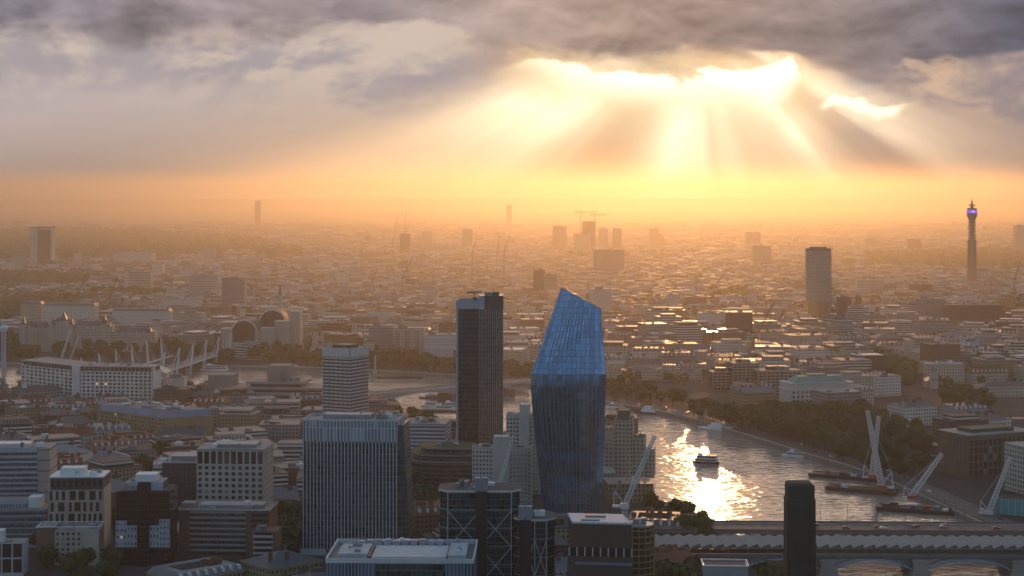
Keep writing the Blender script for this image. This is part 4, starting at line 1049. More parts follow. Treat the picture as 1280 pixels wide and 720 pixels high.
def block(name, label, cat, px0, px1, ytop, D, wall, roof=PALEROOF, depth=24, rz=0, style='flat', zb=0, plant=True, phrase=None, roofh=None, group=None):
    w = (px1 - px0) / FPX * D; h = zat(ytop, D); c = (px0 + px1) / 2
    r = thing(name, label, cat, place(c, D + depth / 2), R(rz), group)
    claim(gx(c, D), D + depth / 2, max(w, depth) * .55 if w < 3 * depth else depth * .7)
    if w >= 3 * depth:
        for k in range(int(w / depth) + 1): claim(gx(c, D) - w / 2 + w * k / int(w / depth), D + depth / 2, depth * .62)
    a, b = w / 2, depth / 2
    if style in ('flat', 'tower'):
        m = MB(); m.box(-a, a, -b, b, 0, h); m.build('wall', F_.get(wall, wall), r)
        m = MB(); m.box(-a - .3, a + .3, -b - .3, b + .3, h + .003, h + .9); m.build('roof', roof, r)
        if plant: clutter(r, -a * .8, a * .7, -b * .7, b * .5, h + .9, 3 if style == 'tower' else 5, int(c * 3 + D), [GREYM, PALEROOF, LEAD], 1.4)
    elif style in ('hip', 'mansard'):
        rh = roofh or (6 if style == 'hip' else 5); hw = h - rh
        m = MB(); m.box(-a, a, -b, b, 0, hw); m.box(-a - .5, a + .5, -b - .5, b + .5, hw + .003, hw + .8); m.build('wall', F_.get(wall, wall), r)
        m = MB()
        if style == 'hip': m.hip(-a, a, -b, b, hw + .8, h)
        else: m.prism([(-a, -b), (a, -b), (a, b), (-a, b)], hw + .8, h, 0, top=[(-a + 2.5, -b + 2.5), (a - 2.5, -b + 2.5), (a - 2.5, b - 2.5), (-a + 2.5, b - 2.5)])
        rf = m.build('roof', roof, r)
        n = max(2, int(w / 14))
        for i in range(n):
            m = MB(); x = -a + (i + .5) * w / n; m.box(x - 1.1, x + 1.1, b * .35, b * .35 + 1.4, hw, h + 2.2); m.build('chimney', BRICK, rf)
    if phrase: mark(c, (ytop + YH + 2200 * 240 / D) / 2, D, phrase)
    return r, w, h
def spire(r, x, y, z0, w, hz, mt, n=4, name='spire'):
    m = MB(); o = math.pi / 4 if n == 4 else 0
    m.cone([(x + w * math.cos(o + 6.2832 * i / n), y + w * math.sin(o + 6.2832 * i / n)) for i in range(n)], z0, (x, y, z0 + hz)); return m.build(name, mt, r)
def dome(r, x, y, z, rad, hh, mt, name='dome', n=20, k=6):
    m = MB(); m.sm = True
    for j in range(k):
        a0, a1 = math.pi / 2 * j / k, math.pi / 2 * (j + 1) / k
        for i in range(n):
            t0, t1 = 2 * math.pi * i / n, 2 * math.pi * (i + 1) / n
            f = lambda t, a: (x + rad * math.cos(a) * math.cos(t), y + rad * math.cos(a) * math.sin(t), z + hh * math.sin(a))
            m.poly([f(t0, a0), f(t1, a0), f(t1, a1), f(t0, a1)])
    return m.build(name, mt, r)

# ---- long white riverside office at the left
def riverside_office():
    D = 2008.0; r = thing('riverside_office', 'long white gridded office with a dark attic storey in front of the masted footbridge', 'office block', place(97, D))
    P = lambda px, d: V2((gx(px, d) - gx(97, D), d - D))
    A, C, E = P(27, 2080), V2((0, 0)), P(190, 1996); n1 = V2((14, 40)); pl = [A, C, E, E + V2((4, 34)), C + V2((14, 38)), A + V2((20, 40))]
    m = MB(); m.prism(pl, 0, 36, 0, 1)
    W = mat('riverside_white', (.64, .60, .55), .8); cells = []
    sz = wgrid(m, A, C, 3, 36, 13, 8, .62, .56, .7, cells); m.build('wall', [W, PALEROOF], r)
    pane_parts(r, cells, *sz, PANE)
    m = MB(); c2 = []; sz = wgrid(m, C, E, 3, 36, 17, 8, .62, .56, .7, c2); m.build('wall', W, r); pane_parts(r, c2, *sz, PANE)
    q = [p + (V2((30, 20)) - p) * .03 for p in pl]
    m = MB(); m.prism(q, 36.02, 40.5, 0, 1); m.build('attic', [fac('attic_dark_bays', (.34, .33, .31), (.02, .026, .03), 5, 30, .8, .99), PALEROOF], r)
    m = MB(); m.prism([p + (p - V2((30, 20))) * .01 for p in pl], 40.52, 41.4, 0); m.build('roof', PALEROOF, r); clutter(r, 5, 70, 6, 26, 41.4, 10, 300)
    for t in (-60, -30, 10, 45, 75): claim(gx(97, D) + t, D + 22 + (40 if t < 0 else 0), 28)
    m = MB(); m.box(-6, 3, -2.5, 2, 0, 42.5); m.build('corner_pier', W, r); m = MB(); m.box(83, 89, -8.5, -2, 0, 42.5); m.build('corner_pier', W, r)
    mark(110, 482, D, 'the long white riverside office')
    D = 2120.0; r = thing('concert_hall', 'concert hall with a pale green curved roof by the masted footbridge', 'concert hall', place(186, D + 20)); claim(gx(186, D), D + 20, 30)
    m = MB(); m.box(-26, 26, -20, 20, 0, 22); m.build('wall', F_['stone'], r)
    m = MB(); m.sm = True; n = 16
    for i in range(n):
        f = lambda k: (-24 + 48 * k / n, 22 + 6.5 * math.sin(math.pi * k / n))
        (xa, za), (xb, zb) = f(i), f(i + 1); m.poly([(xa, -18, za), (xb, -18, zb), (xb, 18, zb), (xa, 18, za)]); m.poly([(xa, -18, 22), (xb, -18, 22), (xb, -18, zb), (xa, -18, za)])
    m.build('roof', mat('pale_green_copper', (.40, .47, .31), .6), r)
    mark(186, 465, D, 'the green-roofed concert hall')
    r, w, h = block('white_hall', 'plain white block beside the concert hall with horizontal dark terraces', 'hall', 208, 232, 473, 2060, mat('plain_white', (.52, .49, .45)), PALEROOF, 22, 0, phrase=None)
    for i in range(4):
        m = MB(); m.box(-w / 2 - 14, -w / 2 - .02, -11, 8, 4 + i * 5, 6 + i * 5, bot=True); m.build('terrace', CONC, r)
riverside_office()

# ---- sandstone office with the blue roof band
def blue_roof_office():
    D = 1700.0; r = thing('blue_roof_office', 'low tan stone office with a blue-grey roof band and cluttered white roof plant', 'office block', place(207, D))
    P = lambda px, d: V2((gx(px, d) - gx(207, D), d - D))
    A, C, E = P(122, 1768), V2((0, 0)), P(266, 1724); G = A + E; pl = [A, C, E, G]; ce = (A + E) / 2
    m = MB(); m.prism(pl, 0, 21, 0, 1); T = mat('tan_stone', (.33, .24, .13), .85); cells = []
    sz = wgrid(m, A, C, 2, 21, 20, 5, .45, .5, .5, cells); wgrid(m, C, E, 2, 21, 9, 5, .45, .5, .5); m.build('wall', [T, LEAD], r); pane_parts(r, cells, *sz, PANE)
    q = [p + (ce - p) * .06 for p in pl]; m = MB(); m.prism(q, 21.02, 27.5, 0, 1); m.build('roof_band', [mat('blue_grey_cladding2', (.27, .33, .42), .5), mat('dusky_roof', (.13, .14, .16), .7, noisy=.4)], r)
    rr = random.Random(3)
    for i in range(22):
        s, t = rr.uniform(.1, .85), rr.uniform(.12, .8); p = A + (C - A) * s + (G - A) * t; w = rr.uniform(2, 9)
        b = MB(); b.box(p.x - w / 2, p.x + w / 2, p.y - 2, p.y + 2, 27.5, 27.5 + rr.uniform(1.2, 3.6)); b.build('plant_unit', rr.choice([WHITE, PALEROOF, GREYM, STEEL]), r)
    for t in (.1, .35, .6, .85):
        p = A + (C - A) * t + E * .5; claim(gx(207, D) + p.x, D + p.y, 30)
    mark(200, 530, D, 'the blue-banded tan office')
blue_roof_office()

# ---- theatre: concrete fly towers over stacked terraces
def theatre():
    D = 1990.0; r = thing('theatre', 'raw concrete theatre with block towers above stacked flat terraces', 'theatre', place(352, D + 30), R(-6)); claim(gx(352, D), D + 30, 60); claim(gx(440, D), D + 20, 45)
    BC = mat('board_concrete', (.24, .225, .205), .9, noisy=.3)
    for i, (x0, x1, y0, y1, z) in enumerate(((-70, 78, -42, 30, 6), (-62, 66, -34, 28, 11.5), (-52, 62, -24, 28, 17), (-38, 30, -16, 26, 22.5))):
        m = MB(); m.box(x0 + 5, x1 - 5, y0 + 4, y1 - 2, z - 5.4, z - 1.5); m.build('storey', mat('terrace_dark_glass', (.03, .03, .03), .2, .5, noisy=0), r)  # dark glazing set back under each terrace
        m = MB(); m.box(x0, x1, y0, y1, z - 1.45, z + .9, bot=True); m.build('terrace', BC, r)
    m = MB(); m.box(-16, 10, -4, 22, 23, 41); m.build('fly_tower', BC, r); m = MB(); m.box(-12, 2, -11, -4.05, 23, 33); m.build('fly_tower', BC, r)
    m = MB(); m.box(-85, -56, -6, 20, 0, 30); m.build('fly_tower', BC, r); m = MB(); m.prism([(12, -6), (22, -2), (18, 8), (10, 6)], 18, 28, 0); m.build('stair_tower', BC, r)
    mark(350, 500, D, 'the concrete theatre')
    for lab, a, b, yt, D, wl in (('pale boxy studio with flat roofs behind the concrete theatre blocks', 232, 268, 486, 2060, 'grey'), ('dark brown low hall on the near side of the concert hall', 196, 236, 488, 1960, 'brown'),
                                 ('grey box with blank walls between the concert hall and the theatre', 258, 300, 483, 2030, mat('board_concrete', (.24, .225, .205))), ('grey sheet-metal depot with a long pale roof below the theatre', 262, 318, 512, 1850, mat('depot_wall', (.15, .15, .15)))):
        block('arts_building', lab, 'hall', a, b, yt, D, wl, PALEROOF if 'pale' in lab else DARKROOF, 26, -5)
    r, w, h = block('studio_block', 'white studio building with blue window ribbons right of the striped tower', 'studio', 505, 561, 531, 1580, fac('blue_ribbon', (.5, .5, .5), (.05, .10, .16), 60, 3.4, 1, .5), PALEROOF, 40, -6, phrase='the white ribbon-windowed studio')
    clutter(r, -w / 2 + 2, w / 2 - 4, -15, 12, h + .9, 12, 411, [WHITE, PALEROOF, STEEL])
    r, w, h = block('striped_annex', 'low pale building of vertical blue strips at the foot of the white banded tower', 'studio', 383, 503, 530, 1640, fac('blue_strip', (.46, .46, .46), (.04, .09, .14), 2.6, 30, .5, .9), PALEROOF, 30, 0)
theatre()

# ---- grand terrace with spires above the far trees
def palace():
    D = 2640.0; s = D / FPX; r = thing('turreted_terrace', 'long pale stone terrace with steep gables, turrets and spires above the far embankment trees', 'mansion block', place(110, D + 15)); x = lambda px: (px - 110) * s
    W = F_['stone']
    for a, b, yt in ((26, 68, 409), (68, 92, 402), (92, 142, 408), (142, 196, 416)):
        m = MB(); m.box(x(a), x(b) - .05, -12 if yt != 402 else -15, 12, 0, zat(yt, D)); m.build('wall', W, r)
        m = MB(); m.hip(x(a), x(b) - .05, -12, 12, zat(yt, D), zat(yt - 6, D), 0); m.build('roof', SLATE, r)
    for p, yt, w, h in ((32, 402, 6, 13), (70, 402, 5, 14), (82, 397, 9, 14), (92, 402, 5, 12), (133, 401, 8, 14), (139, 404, 4, 10), (190, 412, 6, 9), (48, 405, 4, 10)):
        z = zat(yt + 4, D); m = MB(); m.box(x(p) - w * .62, x(p) + w * .62, -16, -16 + w * 1.24, 0, z); m.build('turret', W, r); spire(r, x(p), -16 + w * .62, z, w * .9, h, SLATE)
    for p in range(38, 190, 9):
        if min(abs(p - q) for q in (70, 82, 92, 133)) < 5: continue
        z = zat(411 if p < 142 else 418, D); m = MB(); m.prism([(x(p) - 3, -13), (x(p) + 3, -13), (x(p) + 3, -8), (x(p) - 3, -8)], z - 4, z + 5, 0, top=[(x(p) - .3, -13), (x(p) + .3, -13), (x(p) + .3, -8), (x(p) - .3, -8)]); m.build('gable', W, r)
        m = MB(); m.box(x(p) + 4, x(p) + 5.5, 2, 3.5, z, z + 9); m.build('chimney', W, r)
    dome(r, x(141), 4, zat(402, D), 6, 7, COPPER)
    for p in range(25, 200, 18): claim(gx(p, D), D + 15, 22)
    mark(110, 415, D, 'the turreted stone terrace')
palace()

# ---- arched station
def station():
    D = 2580.0; s = D / FPX; r = thing('railway_station', 'railway station office with a big glazed arch between stone towers, and a second arch behind', 'railway station', place(310, D)); x = lambda px: (px - 310) * s
    W = mat('station_stone', (.36, .325, .28), .8); GA = mat('station_glass', (.025, .025, .028), .12, .6, noisy=0)
    def arch(xc, y, z0, rad, dep, w=2.2):
        n = 20; g = MB(); ring = MB(); g.sm = False
        pts = [(xc + rad * math.cos(math.pi * (1 - i / n)), z0 + rad * 1.02 * math.sin(math.pi * (1 - i / n))) for i in range(n + 1)]
        outp = [(xc + (rad + w) * math.cos(math.pi * (1 - i / n)), z0 + (rad + w) * 1.02 * math.sin(math.pi * (1 - i / n))) for i in range(n + 1)]
        g.poly([(xc - rad, y, z0 - 14), (xc + rad, y, z0 - 14)] + [(a, y, b) for a, b in reversed(pts)])
        for i in range(n):
            (a, b), (c, d), (e, f), (k, l) = pts[i], pts[i + 1], outp[i + 1], outp[i]
            ring.poly([(a, y - 1.2, b), (c, y - 1.2, d), (e, y - 1.2, f), (k, y - 1.2, l)]); ring.poly([(k, y - 1.2, l), (e, y - 1.2, f), (e, y + dep, f), (k, y + dep, l)], 1); ring.poly([(a, y - 1.2, b), (c, y - 1.2, d), (c, y, d), (a, y, b)])
        o = g.build('arch_glazing', GA, r); ring.build('arch_vault', [mat('vault_white', (.55, .53, .49), .6), mat('vault_dark', (.09, .088, .085), .7)], r)
        for k in range(1, 7):
            xx = xc - rad + 2 * rad * k / 7; mm = MB(); mm.bar((xx, y - .15, z0 - 14), (xx, y - .15, z0 + rad * math.sqrt(max(0, 1 - ((xx - xc) / rad) ** 2))), .5); mm.build('glazing_bar', DARK, o)
        for q in (-1, 1):
            mm = MB(); mm.box(xc + q * (rad + 1.4) - 3, xc + q * (rad + 1.4) + 3, y - 4, y + 6, 0, z0 + 4); mm.build('tower', W, r)
    arch(x(305), 0, zat(417, D), 15.5 * s, 60); arch(x(333), 62, zat(408, D), 16 * s, 40)
    m = MB(); m.box(x(287), x(323), -6, -3, 0, zat(428, D)); m.build('base_screen', F_['stone'], r)
    for a, b, yt, y in ((343, 362, 403, 10), (362, 374, 391, 20), (276, 288, 412, 8), (326, 344, 411, 2)):
        m = MB(); m.box(x(a), x(b) - .1, y - 8, y + 22, 0, zat(yt, D)); m.build('wing', F_['stone'], r); m = MB(); m.box(x(a) - .4, x(b) + .3, y - 8.4, y + 22.4, zat(yt, D) + .01, zat(yt, D) + 1.2); m.build('cornice', W, r)
    for p in (285, 310, 335, 360): claim(gx(p, D), D + 25, 40)
    mark(315, 412, D, 'the arched station')
station()

# ---- riverside fronts left to right beyond the water
r, w, h = block('hotel_block', 'tall pale riverside block with vertical window strips, left of the slim black tower', 'hotel', 462, 492, 408, 2500, 'fine', PALEROOF, 30, phrase='the pale block of window strips')
r, w, h = block('hotel_block', 'pale riverside block stepped down beside its taller twin left of the slim black tower', 'hotel', 493, 531, 411, 2485, 'stone', LEAD, 34)
for i in range(3):
    m = MB(); m.box(-w / 2 + 2 + i * w / 3, -w / 2 + 8 + i * w / 3, -18.5, -17.02, 0, h - 3); m.build('bay', F_['fine'], r)
block('office_block', 'low grey riverside house tucked at the foot of the pale block of window strips', 'office block', 458, 468, 424, 2440, 'cream', SLATE, 16, style='mansard')
block('clad_slab', 'plain pale grey horizontal slab building immediately left of the slim black tower', 'office block', 531, 572, 419, 2420, fac('pale_ribbed', (.42, .43, .43), (.30, .31, .32), 60, 1.4, 1, .4, gr=.6, gspec=.2), PALEROOF, 26, phrase='the plain pale slab')
block('dark_roof_hall', 'brown hall with a darker rounded roof behind the plain pale slab', 'hall', 549, 575, 404, 2620, 'brown', DARKROOF, 30)
r, w, h = block('monument_office', 'white columned building seen just right of the slim black tower', 'office block', 630, 662, 428, 2450, 'white', LEAD, 30, style='mansard')
o = thing('obelisk', 'slim stone obelisk in front of the trees left of the slim black tower', 'obelisk', place(469, 2330)); m = MB(); m.prism([(-1.4, -1.4), (1.4, -1.4), (1.4, 1.4), (-1.4, 1.4)], 3, 23, 0, top=[(-.9, -.9), (.9, -.9), (.9, .9), (-.9, .9)], cap=False); m.cone([(-.9, -.9), (.9, -.9), (.9, .9), (-.9, .9)], 23, (0, 0, 25)); m.build('shaft', STONE, o); m = MB(); m.box(-2.6, 2.6, -2.6, 2.6, 0, 3); m.build('plinth', STONE, o)
def court():
    D = 2235.0; s = D / FPX; r = thing('courtyard_palace', 'long classical stone palace with portico and small dome behind trees beyond the blue tower', 'palace', place(812, D)); x = lambda px: (px - 812) * s
    W = F_['stone']
    for a, b, yt, y in ((757, 784, 466, 8), (784, 823, 465, 12), (823, 851, 464, 6), (851, 880, 470, 14)):
        z = zat(yt, D); m = MB(); m.box(x(a), x(b) - .1, y, y + 22, 0, z); m.box(x(a) - .4, x(b) + .3, y - .5, y + 22.4, z + .01, z + 1); m.build('wing', W, r)
        m = MB(); m.hip(x(a), x(b), y, y + 22, z + 1, z + 5); m.build('roof', SLATE, r)
    for p in range(760, 784, 4):
        m = MB(); m.cyl(x(p), 6.4, 8, 21, .8, n=8); m.build('column', STONE, r)
    m = MB(); m.hip(x(760), x(782), 5, 12, 21.5, 25, gable=True); m.build('pediment', STONE, r); dome(r, x(784), 20, 27, 5.5, 6, COPPER)
    m = MB(); m.cyl(x(837), 6, 0, 20.5, 9, n=18); m.build('bow_front', W, r)
    for p in range(762, 882, 14): claim(gx(p, D), D + 18, 18)
    mark(812, 472, D, 'the classical palace')
court()
def balconied():
    for k, (lab, a, b, yt, D) in enumerate((('lowest of the three gridded balcony blocks beyond the water, the one next to the palace', 888, 914, 466, 2140), ('tallest of the three gridded balcony blocks beyond the water, in the middle', 913, 945, 455, 2120),
                                            ('broad gridded balcony block beyond the water, next to the white building with the green roof', 944, 998, 464, 2080))):
        r, w, h = block('balcony_block', lab, 'flats', a, b, yt, D, mat('dark_glazing', (.03, .035, .035), .15, .6, noisy=0), PALEROOF, 26, 6, group='gridded balcony blocks', phrase='the gridded balcony blocks' if k == 1 else None)
        n = int(h / 3.5); GR = mat('balcony_frame', (.36, .32, .27), .8)
        for j in range(n):
            m = MB(); m.box(-w / 2 - .6, w / 2 + .6, -14.4, -13.02, 2.5 + j * 3.5, 3.6 + j * 3.5, bot=True); m.build('balcony', GR, r)
        for i in range(max(3, int(w / 5)) + 1):
            m = MB(); x = -w / 2 + i * w / max(3, int(w / 5)); m.box(x - .35, x + .35, -14.7, -13.02, 0, h); m.build('pier', GR, r)
        m = MB(); m.box(-w / 4, w / 4, -5, 7, h + .9, h + 5); m.build('plant_room', DARK, r)
balconied()
def green_roof_house():
    D = 1920.0; r = thing('green_roof_office', 'white stone office with a green copper roof among the trees by the water', 'office block', place(1021, D + 16), R(14)); s = D / FPX; claim(gx(1021, D), D + 16, 44)
    W = mat('portland_white', (.55, .51, .45), .8); w, h = 36, 31; m = MB(); m.box(-w, w, -14, 18, 0, h); cells = []
    sz = wgrid(m, (-w, -14), (w, -14), 1, h - 7, 14, 5, .5, .62, .9, cells); wgrid(m, (w, -14), (w, 18), 1, h - 7, 6, 5, .5, .6, .9); wgrid(m, (-w, 18), (-w, -14), 1, h - 7, 6, 5, .5, .6, .9); m.build('wall', W, r); pane_parts(r, cells, *sz, PANE)
    m = MB(); m.box(-w - 1.4, w + 1.4, -15.4, 19.4, h - 7, h - 6, bot=True); m.box(-w - 1.2, w + 1.2, -15.2, 19.2, h + .01, h + .8); m.build('cornice', W, r)
    m = MB(); m.prism([(-w + 4, -11), (w - 4, -11), (w - 4, 15), (-w + 4, 15)], h + .8, h + 7, 0, top=[(-w + 14, -5), (w - 14, -5), (w - 14, 9), (-w + 14, 9)]); m.build('roof', COPPER, r)
    m = MB(); m.box(-10, 10, -4, 8, h + 7.02, h + 9); m.build('plant_room', PALEROOF, r)
    mark(1021, 500, D, 'the green-roofed white office')
green_roof_house()

# ---- right-hand side by the river: hall, glazed block with scaffold grid, ornate corner
block('ornate_chambers', 'ornate stone chambers with turrets and steep roofs beside the glazed brown block', 'chambers', 1152, 1196, 558, 1600, 'stone', SLATE, 26, -24, 'mansard', phrase='the ornate stone chambers', roofh=9)
def gridblock():
    D = 1480.0; r = thing('glazed_block', 'brown framed block with tall glazed bays near the far end of the bridges', 'office block', place(1236, D + 20), R(24)); claim(gx(1236, D), D + 20, 44)
    m = MB(); m.box(-36, 34, -18, 22, 0, 36, mt=1); B = mat('brown_frame', (.17, .125, .09), .8); cells = []
    sz = wgrid(m, (-36, -18), (34, -18), 2, 33, 14, 5, .72, .8, .8, cells); wgrid(m, (-36, 22), (-36, -18), 2, 33, 8, 5, .72, .8, .8); m.build('wall', [B, PALEROOF], r); pane_parts(r, cells, *sz, mat('warm_glass', (.05, .045, .04), .15, .6, noisy=0))
    m = MB(); m.box(-37, 35, -19, 23, 36.02, 37); m.build('roof', PALEROOF, r); m = MB(); m.box(-24, 20, -8, 12, 37, 40); m.build('plant_room', mat('dark_green_plant', (.07, .09, .06)), r); clutter(r, -32, 28, -14, 18, 37, 8, 620)
    mark(1236, 590, D, 'the brown glazed block')
    D = 1400.0; r = thing('column_block', 'stone building of tall pale columns at the edge of the view by the teal hoarding', 'office block', place(1292, D + 14), R(20)); claim(gx(1290, D), D + 14, 24)
    m = MB(); m.box(-18, 20, -12, 14, 0, 38, mt=1); m.build('wall', [F_['stone'], PALEROOF], r)
    for i in range(6):
        m = MB(); m.cyl(-16 + i * 6.5, -13.4, 3, 33, 1.3, n=12); m.build('column', STONE, r)
    r = thing('hoarding', 'bright teal site hoarding by the end of the road bridge', 'hoarding', place(1269, 1306), R(-32)); m = MB(); m.box(-16, 16, -.3, .3, 0, 11.5); m.build('sheeting', TEAL, r)
    for i in range(7):
        m = MB(); m.box(-15.5 + i * 5.1, -15.1 + i * 5.1, -.6, -.32, 0, 11.8); m.build('post', STEEL, r)
    block('law_terrace', 'long slate-roofed brick terrace of chambers beyond the ornate stone chambers', 'chambers', 1236, 1310, 524, 1830, 'brown', SLATE, 18, -6, 'mansard')
    block('law_terrace', 'slate-roofed brick chambers with white dormers among the trees, second row beyond the glazed block', 'chambers', 1200, 1262, 533, 1740, 'brown', SLATE, 16, -6, 'mansard')
gridblock()

